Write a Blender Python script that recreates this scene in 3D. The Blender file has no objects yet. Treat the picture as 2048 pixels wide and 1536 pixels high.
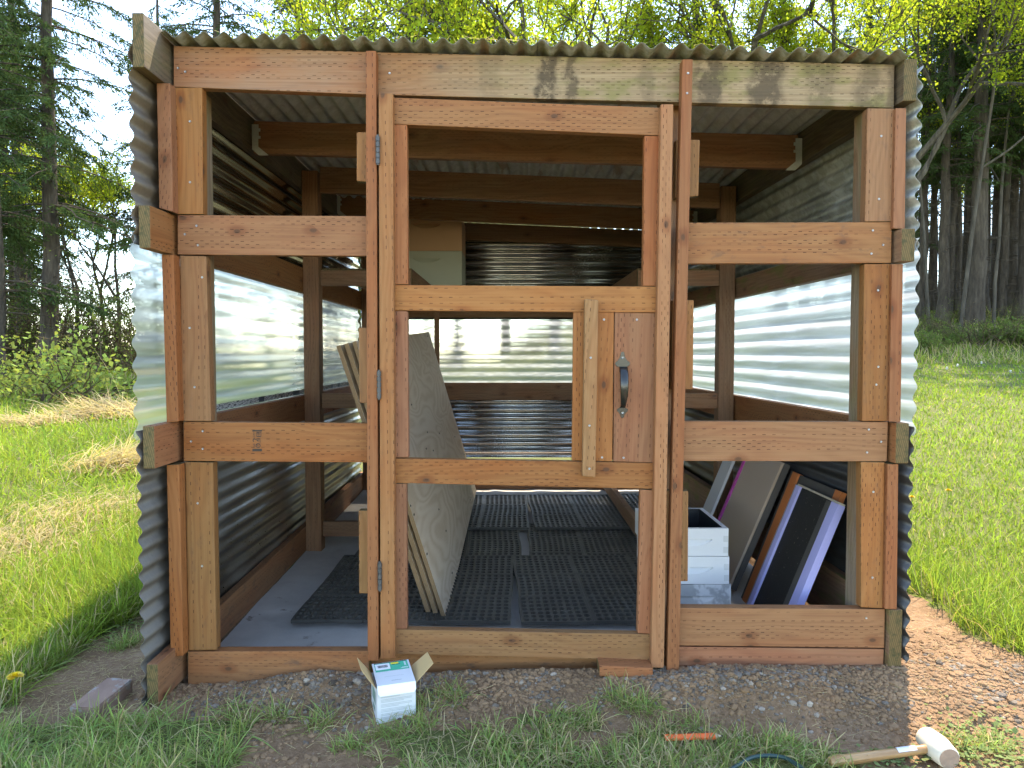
import bpy, bmesh, math, random
import numpy as np
from mathutils import Vector, Matrix

# ------------------------------------------------------------------ scene, camera, light
SC = bpy.context.scene
COL = SC.collection
R = math.radians
F_PX, CX, CY = 1479.0, 1024.0, 768.0          # focal length and centre in photo pixels
CAM_H = 1.19
PITCH = math.atan(62.0 / F_PX)

cam_data = bpy.data.cameras.new('camera')
cam = bpy.data.objects.new('camera', cam_data)
COL.objects.link(cam)
cam_data.sensor_width = 36.0
cam_data.lens = F_PX / 2048.0 * 36.0
cam_data.clip_start = 0.05
cam_data.clip_end = 900.0
cam.location = (0, 0, CAM_H)
cam.rotation_euler = (math.pi / 2 - PITCH, 0, 0)
SC.camera = cam

SUN_EL, SUN_AZ = R(57), R(27)                 # azimuth measured from +Y towards +X
world = bpy.data.worlds.new('World')
SC.world = world
world.use_nodes = True
wn = world.node_tree
wn.nodes.clear()
w_out = wn.nodes.new('ShaderNodeOutputWorld')
w_bg = wn.nodes.new('ShaderNodeBackground')
w_sky = wn.nodes.new('ShaderNodeTexSky')
w_sky.sky_type = 'NISHITA'
w_sky.sun_disc = False
w_sky.sun_elevation = SUN_EL
w_sky.sun_rotation = SUN_AZ
w_sky.air_density = 1.0
w_sky.dust_density = 0.25
w_sky.altitude = 1200
w_sky.ozone_density = 2.5
w_bg.inputs['Strength'].default_value = 0.15
wn.links.new(w_sky.outputs[0], w_bg.inputs['Color'])
wn.links.new(w_bg.outputs[0], w_out.inputs['Surface'])

sun_data = bpy.data.lights.new('sun', 'SUN')
sun_data.energy = 2.0
sun_data.angle = R(0.53)
sun_data.color = (1.0, 0.96, 0.90)
sun = bpy.data.objects.new('sun', sun_data)
COL.objects.link(sun)
sun_dir = Vector((math.sin(SUN_AZ) * math.cos(SUN_EL), math.cos(SUN_AZ) * math.cos(SUN_EL), math.sin(SUN_EL)))
sun.rotation_euler = sun_dir.to_track_quat('Z', 'Y').to_euler()
sun.location = sun_dir * 60

SC.view_settings.view_transform = 'Standard'
SC.view_settings.look = 'None'
SC.view_settings.exposure = 2.7
SC.view_settings.gamma = 1.0
SC.view_settings.use_curve_mapping = False
SC.view_settings.use_white_balance = True       # the phone balanced for the open shade
SC.view_settings.white_balance_temperature = 8000
SC.view_settings.white_balance_tint = 10
SC.render.engine = 'CYCLES'
SC.cycles.use_denoising = True
SC.cycles.max_bounces = 5
SC.cycles.diffuse_bounces = 3
SC.cycles.use_light_tree = False
SC.cycles.adaptive_threshold = 0.02
SC.cycles.transparent_max_bounces = 8
SC.cycles.transmission_bounces = 4
SC.cycles.caustics_reflective = False
SC.cycles.caustics_refractive = False
SC.cycles.sample_clamp_indirect = 6.0

rng = np.random.default_rng(7)
random.seed(7)

# ------------------------------------------------------------------ measuring helpers
def at(px, py, D):
    """the point on the vertical plane Y = D that is seen in this photo pixel"""
    cp, sp = math.cos(PITCH), math.sin(PITCH)
    rx, ru, rf = px - CX, CY - py, F_PX
    dy = rf * cp + ru * sp
    dz = -rf * sp + ru * cp
    t = D / dy
    return Vector((rx * t, D, CAM_H + dz * t))

def on_z(px, py, z):
    """the point of the level plane at height z seen in this photo pixel"""
    cp, sp = math.cos(PITCH), math.sin(PITCH)
    rx, ru, rf = px - CX, CY - py, F_PX
    dy = rf * cp + ru * sp
    dz = -rf * sp + ru * cp
    t = (z - CAM_H) / dz
    return Vector((rx * t, dy * t, z))

def smooth(a, b, x):
    t = np.clip((x - a) / (b - a), 0, 1)
    return t * t * (3 - 2 * t)

def vnoise(x, y, seed=0):
    """smooth value noise, numpy arrays"""
    x = np.asarray(x, float); y = np.asarray(y, float)
    xi = np.floor(x).astype(np.int64); yi = np.floor(y).astype(np.int64)
    xf = x - xi; yf = y - yi
    def h(i, j):
        n = (i * 374761393 + j * 668265263 + seed * 1442695041) & 0x7fffffff
        n = ((n ^ (n >> 13)) * 1274126177) & 0x7fffffff
        return ((n ^ (n >> 16)) & 0xffff) / 65535.0
    u = xf * xf * (3 - 2 * xf); v = yf * yf * (3 - 2 * yf)
    return (h(xi, yi) * (1 - u) + h(xi + 1, yi) * u) * (1 - v) + (h(xi, yi + 1) * (1 - u) + h(xi + 1, yi + 1) * u) * v

def fbm(x, y, seed=0, octv=4):
    s, a, tot = 0.0, 1.0, 0.0
    for k in range(octv):
        s = s + a * vnoise(np.asarray(x) * 2 ** k, np.asarray(y) * 2 ** k, seed + k)
        tot += a; a *= 0.5
    return s / tot

# ------------------------------------------------------------------ object helpers
def tag(o, label=None, cat=None, group=None, kind=None):
    if label: o['label'] = label
    if cat: o['category'] = cat
    if group: o['group'] = group
    if kind: o['kind'] = kind
    return o

def empty(name, loc=(0, 0, 0), parent=None):
    o = bpy.data.objects.new(name, None)
    o.empty_display_size = 0.1
    COL.objects.link(o)
    o.location = loc
    if parent: put(o, parent)
    return o

def put(o, parent):
    """parent without moving: parents here are only ever moved, never turned, before this"""
    o.parent = parent
    p, off = parent, Vector((0, 0, 0))
    while p is not None:
        off += Vector(p.location); p = p.parent
    o.location = Vector(o.location) - off

def obj(name, me, mat=None, parent=None):
    o = bpy.data.objects.new(name, me)
    COL.objects.link(o)
    if mat is not None:
        for m in (mat if isinstance(mat, (list, tuple)) else [mat]):
            me.materials.append(m)
    if parent: put(o, parent)
    return o

def mesh_np(name, V, faces, mat_idx=None, smooth_sh=False, attrs=None):
    """V (n,3); faces: list of int arrays (m,k)"""
    me = bpy.data.meshes.new(name)
    V = np.asarray(V, np.float32)
    me.vertices.add(len(V)); me.vertices.foreach_set('co', V.ravel())
    li = np.concatenate([f.ravel() for f in faces]).astype(np.int32)
    tot = np.concatenate([np.full(len(f), f.shape[1], np.int32) for f in faces])
    st = np.concatenate([[0], np.cumsum(tot)[:-1]]).astype(np.int32)
    me.loops.add(len(li)); me.loops.foreach_set('vertex_index', li)
    me.polygons.add(len(tot)); me.polygons.foreach_set('loop_start', st)
    try:
        me.polygons.foreach_set('loop_total', tot)
    except Exception:
        pass
    if mat_idx is not None:
        me.polygons.foreach_set('material_index', np.asarray(mat_idx, np.int32))
    me.polygons.foreach_set('use_smooth', np.full(len(tot), bool(smooth_sh)))
    if attrs:
        for k, (dom, arr) in attrs.items():
            a = me.attributes.new(k, 'FLOAT', dom)
            a.data.foreach_set('value', np.asarray(arr, np.float32))
    me.update(calc_edges=True)
    return me

def bm_mesh(bm, name, smooth_sh=False):
    me = bpy.data.meshes.new(name)
    bmesh.ops.recalc_face_normals(bm, faces=bm.faces)
    bm.to_mesh(me); bm.free()
    if smooth_sh:
        for p in me.polygons: p.use_smooth = True
    return me

def hexa(name, P, mat=None, parent=None, bevel=0.0025, axis=None):
    """a board from eight corners (front face TL,TR,BR,BL, then the back face in the same order), with UVs in metres:
    u along the grain, v across, and an 'endgrain' attribute on the sawn ends"""
    P = [Vector(p) for p in P]
    ex = ((P[1] - P[0]) + (P[2] - P[3])) * 0.5
    ez = ((P[0] - P[3]) + (P[1] - P[2])) * 0.5
    ey = P[4] - P[0]
    L = [ex.length, ey.length, ez.length]
    ax = axis if axis is not None else max(range(3), key=lambda i: L[i])
    dirs = [ex.normalized(), ey.normalized(), ez.normalized()]
    c = sum(P, Vector()) / 8
    bm = bmesh.new()
    vs = [bm.verts.new(p - c) for p in P]
    for idx in ((0, 1, 2, 3), (5, 4, 7, 6), (4, 5, 1, 0), (3, 2, 6, 7), (4, 0, 3, 7), (1, 5, 6, 2)):
        bm.faces.new([vs[i] for i in idx])
    bmesh.ops.recalc_face_normals(bm, faces=bm.faces)
    if bevel > 0:
        bmesh.ops.bevel(bm, geom=list(bm.edges), offset=bevel, segments=2, affect='EDGES', profile=0.6)
    uvl = bm.loops.layers.uv.new('board')
    eg = bm.faces.layers.float.new('endgrain')
    others = [i for i in range(3) if i != ax]
    rnd = random.random() * 9
    for f in bm.faces:
        n = f.normal
        comp = [abs(n.dot(d)) for d in dirs]
        k = max(range(3), key=lambda i: comp[i])
        f[eg] = 1.0 if k == ax else 0.0
        if k == ax: a, b = others
        else:
            a = ax; b = [i for i in others if i != k][0]
        for lo in f.loops:
            q = lo.vert.co
            lo[uvl].uv = (q.dot(dirs[a]) + rnd + k * 1.7, q.dot(dirs[b]) + rnd * 0.37 + k * 0.31)
    me = bpy.data.meshes.new(name)
    bm.to_mesh(me); bm.free()
    o = obj(name, me, mat)
    o.location = c
    if parent: put(o, parent)
    return o

def plank(name, quad, D, depth, mat, parent, bevel=0.0025, axis=None):
    """a board whose front face stands on the plane Y = D where the photo shows it, depth metres thick"""
    fr = [at(x, y, D) for x, y in quad]
    bk = [p + Vector((0, depth, 0)) for p in fr]
    return hexa(name, fr + bk, mat, parent, bevel, axis)

def block(name, x0, x1, y0, y1, z0, z1, mat, parent, bevel=0.0025, axis=None, z_back=None, x_back=None):
    """a straight board; z_back / x_back shift its far end"""
    zb, xb = z_back or 0.0, x_back or 0.0
    fr = [Vector((x0, y0, z1)), Vector((x1, y0, z1)), Vector((x1, y0, z0)), Vector((x0, y0, z0))]
    bk = [Vector((p.x + xb, y1, p.z + zb)) for p in fr]
    return hexa(name, fr + bk, mat, parent, bevel, axis)

def tube_np(pts, rad, n=6, caps=True):
    pts = np.asarray(pts, float); rad = np.asarray(rad, float)
    k = len(pts)
    t = np.gradient(pts, axis=0); t /= (np.linalg.norm(t, axis=1, keepdims=True) + 1e-9)
    ref = np.where(np.abs(t[:, 2:3]) < 0.9, [[0, 0, 1.0]], [[1.0, 0, 0]])
    a = np.cross(t, ref); a /= (np.linalg.norm(a, axis=1, keepdims=True) + 1e-9)
    b = np.cross(t, a)
    ang = np.arange(n) / n * 2 * np.pi
    V = (pts[:, None, :] + rad[:, None, None] * (np.cos(ang)[None, :, None] * a[:, None, :] + np.sin(ang)[None, :, None] * b[:, None, :])).reshape(-1, 3)
    i = np.arange(k - 1)[:, None] * n; j = np.arange(n)[None, :]
    q = np.stack([i + j, i + (j + 1) % n, i + n + (j + 1) % n, i + n + j], -1).reshape(-1, 4)
    return V, q

class Acc:
    """collects numpy pieces; quads and tris with a material index"""
    def __init__(self): self.V, self.Q, self.T, self.qm, self.tm, self.n = [], [], [], [], [], 0
    def add(self, V, Q=None, T=None, m=0):
        if Q is not None and len(Q): self.Q.append(Q + self.n); self.qm.append(np.full(len(Q), m))
        if T is not None and len(T): self.T.append(T + self.n); self.tm.append(np.full(len(T), m))
        self.V.append(V); self.n += len(V)
    def tube(self, pts, rad, n=6, m=0):
        V, q = tube_np(pts, rad, n); self.add(V, Q=q, m=m)
    def mesh(self, name, smooth_sh=False):
        fs, mi = [], []
        if self.Q: fs.append(np.concatenate(self.Q)); mi.append(np.concatenate(self.qm))
        if self.T: fs.append(np.concatenate(self.T)); mi.append(np.concatenate(self.tm))
        return mesh_np(name, np.concatenate(self.V), fs, np.concatenate(mi), smooth_sh)

def lathe(name, prof, n=24, smooth_sh=True):
    """profile of (radius, z) turned about Z"""
    prof = np.asarray(prof, float)
    ang = np.arange(n) / n * 2 * np.pi
    V = np.stack([prof[:, 0:1] * np.cos(ang), prof[:, 0:1] * np.sin(ang), np.repeat(prof[:, 1:2], n, 1)], -1).reshape(-1, 3)
    i = np.arange(len(prof) - 1)[:, None] * n; j = np.arange(n)[None, :]
    q = np.stack([i + j, i + (j + 1) % n, i + n + (j + 1) % n, i + n + j], -1).reshape(-1, 4)
    return mesh_np(name, V, [q], None, smooth_sh)

# ------------------------------------------------------------------ materials
class NT:
    def __init__(self, name):
        self.m = bpy.data.materials.new(name); self.m.use_nodes = True
        self.t = self.m.node_tree; self.t.nodes.clear()
        self.out = self.t.nodes.new('ShaderNodeOutputMaterial')
    def n(self, typ, **kw):
        nd = self.t.nodes.new(typ)
        for k, v in kw.items():
            if k in nd.inputs: self.s(nd.inputs[k], v)
            else: setattr(nd, k, v)
        return nd
    def s(self, sock, v):
        if isinstance(v, bpy.types.NodeSocket): self.t.links.new(v, sock)
        else:
            if isinstance(v, tuple) and len(v) == 3 and sock.type == 'RGBA': v = (*v, 1)
            sock.default_value = v
    def math(self, op, a, b=None, c=None):
        nd = self.t.nodes.new('ShaderNodeMath'); nd.operation = op
        for i, v in enumerate((a, b, c)):
            if v is not None: self.s(nd.inputs[i], v)
        return nd.outputs[0]
    def vmath(self, op, a, b=None):
        nd = self.t.nodes.new('ShaderNodeVectorMath'); nd.operation = op
        self.s(nd.inputs[0], a)
        if b is not None: self.s(nd.inputs[1], b)
        return nd.outputs[0]
    def mix(self, fac, a, b, blend='MIX'):
        nd = self.t.nodes.new('ShaderNodeMix'); nd.data_type = 'RGBA'; nd.blend_type = blend
        self.s(nd.inputs[0], fac); self.s(nd.inputs[6], a); self.s(nd.inputs[7], b)
        return nd.outputs[2]
    def ramp(self, fac, stops):
        nd = self.t.nodes.new('ShaderNodeValToRGB')
        el = nd.color_ramp.elements
        while len(el) < len(stops): el.new(0.5)
        for e, (p, c) in zip(el, stops):
            e.position = p; e.color = (*c, 1) if len(c) == 3 else c
        self.s(nd.inputs[0], fac)
        return nd.outputs[0]
    def noise(self, vec, scale=5.0, detail=4.0, rough=0.55, dist=0.0):
        nd = self.t.nodes.new('ShaderNodeTexNoise')
        self.s(nd.inputs['Vector'], vec)
        nd.inputs['Scale'].default_value = scale; nd.inputs['Detail'].default_value = detail
        nd.inputs['Roughness'].default_value = rough; nd.inputs['Distortion'].default_value = dist
        return nd.outputs[0]
    def step(self, v, lo, hi):
        nd = self.t.nodes.new('ShaderNodeMapRange'); nd.interpolation_type = 'SMOOTHSTEP'
        self.s(nd.inputs[0], v); nd.inputs[1].default_value = lo; nd.inputs[2].default_value = hi
        return nd.outputs[0]
    def bump(self, h, strength=0.3, dist=0.002):
        nd = self.t.nodes.new('ShaderNodeBump'); nd.inputs['Strength'].default_value = strength
        nd.inputs['Distance'].default_value = dist; self.s(nd.inputs['Height'], h)
        return nd.outputs[0]
    def bsdf(self, color, rough=0.6, metal=0.0, normal=None, spec=0.4, **kw):
        nd = self.t.nodes.new('ShaderNodeBsdfPrincipled')
        self.s(nd.inputs['Base Color'], color); self.s(nd.inputs['Roughness'], rough)
        self.s(nd.inputs['Metallic'], metal); nd.inputs['Specular IOR Level'].default_value = spec
        if normal is not None: self.s(nd.inputs['Normal'], normal)
        for k, v in kw.items(): self.s(nd.inputs[k], v)
        return nd.outputs[0]
    def done(self, sh):
        self.t.links.new(sh, self.out.inputs['Surface']); return self.m
    def coord(self, which='Object'):
        return self.t.nodes.new('ShaderNodeTexCoord').outputs[which]
    def rand(self):
        return self.t.nodes.new('ShaderNodeObjectInfo').outputs['Random']
    def sep(self, v):
        nd = self.t.nodes.new('ShaderNodeSeparateXYZ'); self.s(nd.inputs[0], v); return nd.outputs
    def comb(self, x, y, z=0.0):
        nd = self.t.nodes.new('ShaderNodeCombineXYZ')
        for i, v in enumerate((x, y, z)): self.s(nd.inputs[i], v)
        return nd.outputs[0]

def mat_wood(name, cols, grey=0.0, incise=1.0, dirt=0.0, streak=0.0, moss=0.0, knots=1.0, stains=None, pale=None):
    """treated softwood: grain and knots along the board, rows of short incising cuts, weathering"""
    t = NT(name)
    uvn = t.n('ShaderNodeUVMap', uv_map='board')
    u, v, _ = t.sep(uvn.outputs[0])
    r = t.rand()
    u = t.math('ADD', u, t.math('MULTIPLY', r, 31.0)); v = t.math('ADD', v, t.math('MULTIPLY', r, 7.0))
    fine = t.noise(t.comb(t.math('MULTIPLY', u, 3.0), t.math('MULTIPLY', v, 150.0)), 1.0, 5.0, 0.6)
    warp = t.noise(t.comb(t.math('MULTIPLY', u, 1.6), t.math('MULTIPLY', v, 7.0), r), 1.0, 2.0, 0.5)
    ring = t.math('SINE', t.math('ADD', t.math('MULTIPLY', v, 210.0), t.math('MULTIPLY', warp, 55.0)))
    ring = t.math('MULTIPLY_ADD', ring, 0.5, 0.5)
    g = t.math('ADD', t.math('MULTIPLY', fine, 0.82), t.math('MULTIPLY', ring, 0.18))
    base = t.ramp(g, [(0.22, cols[0]), (0.5, cols[1]), (0.78, cols[2])])
    base = t.mix(t.step(t.noise(t.comb(t.math('MULTIPLY', u, 2.0), t.math('MULTIPLY', v, 9.0)), 1.0, 3.0), 0.4, 0.68), base, t.mix(1.0, base, (1.0, 0.86, 0.78), 'MULTIPLY'))
    hsv = t.n('ShaderNodeHueSaturation')
    t.s(hsv.inputs['Hue'], t.math('MULTIPLY_ADD', t.math('FRACT', t.math('MULTIPLY', r, 13.7)), 0.009, 0.4945))
    t.s(hsv.inputs['Saturation'], t.math('MULTIPLY_ADD', t.math('FRACT', t.math('MULTIPLY', r, 5.3)), 0.14, 0.92))
    t.s(hsv.inputs['Value'], t.math('MULTIPLY_ADD', r, 0.26, 0.87))
    t.s(hsv.inputs['Color'], base); base = hsv.outputs[0]
    if knots:
        vo = t.n('ShaderNodeTexVoronoi', voronoi_dimensions='2D'); t.s(vo.inputs['Vector'], t.comb(t.math('MULTIPLY', u, 4.6), t.math('MULTIPLY', v, 8.0)))
        vo.inputs['Scale'].default_value = 1.0
        gate = t.math('GREATER_THAN', t.sep(vo.outputs['Color'])[0], 0.76)
        kd = t.math('ADD', vo.outputs['Distance'], t.math('MULTIPLY', fine, 0.04))
        base = t.mix(t.math('MULTIPLY', gate, t.math('MULTIPLY', t.math('SUBTRACT', 1.0, t.step(kd, 0.10, 0.24)), 0.55)), base, t.mix(1.0, base, (0.62, 0.42, 0.32), 'MULTIPLY'))
        base = t.mix(t.math('MULTIPLY', gate, t.math('SUBTRACT', 1.0, t.step(kd, 0.055, 0.10))), base, (0.11, 0.048, 0.022))
    if dirt or grey:
        blot = t.noise(t.comb(t.math('MULTIPLY', u, 2.6), t.math('MULTIPLY', v, 6.0), t.math('MULTIPLY', r, 9.0)), 1.0, 5.0, 0.62)
        if grey: base = t.mix(t.math('MULTIPLY', t.step(blot, 0.33, 0.62), grey), base, t.ramp(fine, [(0.3, (0.15, 0.12, 0.09)), (0.7, (0.34, 0.29, 0.22))]))
        if dirt: base = t.mix(t.math('MULTIPLY', t.step(t.noise(t.comb(t.math('MULTIPLY', u, 11.0), t.math('MULTIPLY', v, 24.0)), 1.0, 5.0, 0.7), 0.52, 0.72), dirt), base, (0.07, 0.055, 0.045))
    if moss:
        mo = t.noise(t.comb(t.math('MULTIPLY', u, 4.0), t.math('MULTIPLY', v, 13.0), 4.0), 1.0, 5.0, 0.6)
        base = t.mix(t.math('MULTIPLY', t.step(mo, 0.47, 0.66), moss), base, (0.15, 0.17, 0.035))
    if streak:
        st = t.noise(t.comb(t.math('MULTIPLY', u, 8.5), t.math('MULTIPLY', v, 4.5), 8.0), 1.0, 4.0, 0.6)
        base = t.mix(t.math('MULTIPLY', t.step(st, 0.47, 0.66), streak), base, t.mix(fine, (0.05, 0.035, 0.02), (0.14, 0.10, 0.06)))
        st2 = t.noise(t.comb(t.math('MULTIPLY', u, 8.5), t.math('MULTIPLY', v, 2.5), 18.0), 1.0, 3.0, 0.5)
        base = t.mix(t.math('MULTIPLY', t.step(st2, 0.52, 0.64), streak * 0.6), base, (0.50, 0.44, 0.32))
    if stains:                                  # water stains under the roof valleys, at their places along the board
        ox, oy, oz = t.sep(t.coord())
        wob = t.math('MULTIPLY_ADD', t.noise(t.coord(), 14.0, 4.0, 0.6), 0.10, -0.05)
        xx = t.math('ADD', ox, wob)
        if pale: base = t.mix(t.math('MULTIPLY', t.step(t.math('ADD', xx, t.math('MULTIPLY', blot, 0.35)), pale[0], pale[1]), 0.55), base, t.ramp(fine, [(0.3, (0.20, 0.165, 0.10)), (0.7, (0.42, 0.36, 0.235))]))
        mo2 = t.noise(t.vmath('MULTIPLY', t.coord(), (5.0, 5.0, 16.0)), 1.0, 5.0, 0.6)
        base = t.mix(t.math('MULTIPLY', t.math('MULTIPLY', t.step(mo2, 0.46, 0.64), t.step(xx, -0.62, -0.2)), 0.6), base, (0.155, 0.150, 0.035))
        for sx_, sw_, ss_ in stains:
            d_ = t.math('ABSOLUTE', t.math('SUBTRACT', xx, sx_))
            msk = t.math('MULTIPLY', t.math('SUBTRACT', 1.0, t.step(d_, sw_ * 0.35, sw_)), t.step(t.noise(t.coord(), 22.0, 5.0, 0.7), 0.30, 0.52))
            base = t.mix(t.math('MULTIPLY', msk, ss_), base, t.mix(fine, (0.045, 0.030, 0.017), (0.12, 0.082, 0.045)))
    # incising: short slits in staggered rows
    rowf = t.math('DIVIDE', v, 0.0105)
    row = t.math('FLOOR', rowf)
    jit = t.math('FRACT', t.math('MULTIPLY', t.math('SINE', t.math('MULTIPLY', row, 12.9898)), 437.58))
    fu = t.math('FRACT', t.math('ADD', t.math('DIVIDE', u, 0.0355), t.math('ADD', t.math('MULTIPLY', row, 0.5), t.math('MULTIPLY', jit, 0.08))))
    inu = t.math('LESS_THAN', fu, 0.34)
    inv = t.math('LESS_THAN', t.math('ABSOLUTE', t.math('SUBTRACT', t.math('FRACT', rowf), 0.5)), 0.10)
    vis = t.step(t.noise(t.comb(t.math('MULTIPLY', u, 5.0), t.math('MULTIPLY', v, 30.0), 2.0), 1.0, 3.0), 0.36, 0.58)
    eg = t.n('ShaderNodeAttribute', attribute_name='endgrain').outputs['Fac']
    egm = t.math('GREATER_THAN', eg, 0.5)
    keep = t.math('GREATER_THAN', t.math('FRACT', t.math('MULTIPLY', t.math('SINE', t.math('MULTIPLY', row, 78.233)), 143.7)), 0.42)
    inc = t.math('MULTIPLY', t.math('MULTIPLY', t.math('MULTIPLY', inu, inv), keep), t.math('MULTIPLY', t.math('MULTIPLY', vis, incise), t.math('SUBTRACT', 1.0, egm)))
    base = t.mix(inc, base, t.mix(1.0, base, (0.20, 0.14, 0.10), 'MULTIPLY'))
    # sawn ends
    er = t.math('SINE', t.math('MULTIPLY', t.math('SQRT', t.math('ADD', t.math('POWER', t.math('ADD', u, -3.0), 2.0), t.math('POWER', v, 2.0))), 900.0))
    endc = t.mix(t.math('MULTIPLY_ADD', er, 0.3, 0.4), (0.09, 0.06, 0.022), (0.20, 0.135, 0.055))
    endc = t.mix(t.step(t.noise(t.coord(), 60.0, 4.0), 0.45, 0.7), endc, (0.06, 0.055, 0.02))
    base = t.mix(egm, base, endc)
    h = t.math('SUBTRACT', t.math('MULTIPLY', g, 0.5), t.math('MULTIPLY', inc, 1.5))
    return t.done(t.bsdf(base, t.math('MULTIPLY_ADD', fine, 0.15, 0.58), 0.0, t.bump(h, 0.45, 0.0012), 0.3))

WOODC = [(0.225, 0.090, 0.033), (0.295, 0.128, 0.048), (0.335, 0.155, 0.062)]
M = {}
M['wood'] = mat_wood('treated wood', WOODC)
M['wood_stud'] = mat_wood('treated stud wood', [(0.215, 0.096, 0.033), (0.28, 0.132, 0.047), (0.32, 0.158, 0.062)], dirt=0.25)
M['wood_red'] = mat_wood('reddish treated wood', [(0.215, 0.080, 0.031), (0.28, 0.113, 0.045), (0.32, 0.138, 0.058)])
M['wood_sill'] = mat_wood('soiled treated wood', [(0.20, 0.084, 0.033), (0.265, 0.118, 0.047), (0.305, 0.143, 0.060)], dirt=0.6, incise=0.7)
M['wood_old'] = mat_wood('greyed post wood', [(0.15, 0.085, 0.045), (0.25, 0.155, 0.085), (0.33, 0.22, 0.135)], grey=0.6, incise=0.4, moss=0.25)
M['wood_dark'] = mat_wood('aged brown wood', [(0.165, 0.076, 0.033), (0.235, 0.115, 0.052), (0.28, 0.148, 0.072)], grey=0.15, incise=0.6)
M['wood_mossy'] = mat_wood('aged brown wood with moss', [(0.165, 0.076, 0.033), (0.235, 0.115, 0.052), (0.28, 0.148, 0.072)], grey=0.2, incise=0.4, moss=0.6)
M['wood_beam'] = mat_wood('stained beam wood', [(0.225, 0.105, 0.042), (0.315, 0.165, 0.070), (0.365, 0.205, 0.095)], grey=0.2, stains=[(-0.30, 0.050, 0.95), (-0.215, 0.035, 0.8), (-0.50, 0.05, 0.25), (0.27, 0.06, 0.85), (0.465, 0.075, 0.9), (0.05, 0.04, 0.35), (0.66, 0.08, 0.5), (0.82, 0.07, 0.6), (0.92, 0.05, 0.7)], pale=(-0.62, -0.10))
M['wood_fascia'] = mat_wood('blackened fascia wood', [(0.06, 0.045, 0.03), (0.11, 0.08, 0.052), (0.17, 0.125, 0.085)], grey=0.3, moss=0.2, incise=0.5)

def mat_steel(name, col, rough=0.27, oxide=0.2, rust=0.0, metal=1.0, moss=0.0):
    t = NT(name)
    co = t.coord()
    n1 = t.noise(co, 3.0, 5.0, 0.6); n2 = t.noise(co, 90.0, 3.0, 0.6)
    c = t.mix(t.step(n2, 0.3, 0.7), tuple(x * 0.86 for x in col), col)
    ox = t.math('MULTIPLY', t.step(n1, 0.42, 0.62), oxide)
    c = t.mix(ox, c, (0.40, 0.40, 0.38))
    mt = t.math('MULTIPLY', t.math('SUBTRACT', 1.0, ox), metal)
    if rust:
        rn = t.math('MULTIPLY', t.step(t.noise(t.vmath('MULTIPLY', co, (9.0, 1.6, 9.0)), 1.0, 5.0, 0.65), 0.56, 0.66), rust)
        c = t.mix(rn, c, (0.22, 0.10, 0.035)); mt = t.math('MULTIPLY', mt, t.math('SUBTRACT', 1.0, rn))
    if moss:
        mn = t.math('MULTIPLY', t.step(t.noise(co, 14.0, 5.0, 0.65), 0.38, 0.60), moss)
        c = t.mix(mn, c, (0.085, 0.085, 0.035)); mt = t.math('MULTIPLY', mt, t.math('SUBTRACT', 1.0, mn))
    ro = t.math('ADD', t.math('MULTIPLY', t.math('ADD', ox, t.math('MULTIPLY', n2, 0.25)), 0.4), rough)
    return t.done(t.bsdf(c, ro, mt, t.bump(n2, 0.06, 0.001), 0.5))

M['steel'] = mat_steel('galvanised steel', (0.56, 0.57, 0.56), 0.14, 0.18)
M['steel_old'] = mat_steel('weathered galvanised steel', (0.40, 0.385, 0.36), 0.24, 0.22, 0, 0.95)
M['steel_roof'] = mat_steel('old galvanised roofing', (0.24, 0.235, 0.20), 0.45, 0.25, 0.6, 0.4, 0.75)
M['hanger'] = mat_steel('zinc bracket steel', (0.60, 0.63, 0.60), 0.42, 0.5)
M['screw'] = mat_steel('screw steel', (0.45, 0.46, 0.46), 0.35, 0.1)
M['hinge'] = mat_steel('dull hinge steel', (0.10, 0.10, 0.10), 0.5, 0.05, 0, 0.7)
M['steel_brown'] = mat_steel('reflection-browned steel', (0.40, 0.345, 0.27), 0.12, 0.06)  # the wood mirrored in this sheet is put into its brown base
M['steel_lip'] = mat_steel('brown sheet end with reflections', (0.115, 0.085, 0.055), 0.42, 0.05, 0, 0.35)  # upper sheet end: dirt plus dark reflections painted in as brown
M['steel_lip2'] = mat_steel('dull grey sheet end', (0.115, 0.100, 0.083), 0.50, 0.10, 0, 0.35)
M['steel_dark'] = mat_steel('shade-darkened steel', (0.07, 0.068, 0.065), 0.35, 0.0, 0, 0.5)  # shadow on the lower right sheet is put into its colour
M['steel_under'] = mat_steel('oxidised roof underside', (0.60, 0.61, 0.60), 0.5, 0.4, 0.7, 0.08, 0.22)

def plain(name, col, rough=0.6, metal=0.0, var=0.12, scale=12.0, bumpy=0.0, spec=0.4, speck=None):
    t = NT(name)
    co = t.coord()
    n = t.noise(co, scale, 5.0, 0.6)
    c = t.mix(n, tuple(x * (1 - var) for x in col), tuple(min(1, x * (1 + var)) for x in col))
    if speck:
        sp_col, sp_scale, lo = speck
        c = t.mix(t.step(t.noise(co, sp_scale, 4.0, 0.7), lo, lo + 0.08), c, sp_col)
    nm = t.bump(t.noise(co, scale * 6, 4.0), bumpy, 0.002) if bumpy else None
    return t.done(t.bsdf(c, rough, metal, nm, spec))

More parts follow.
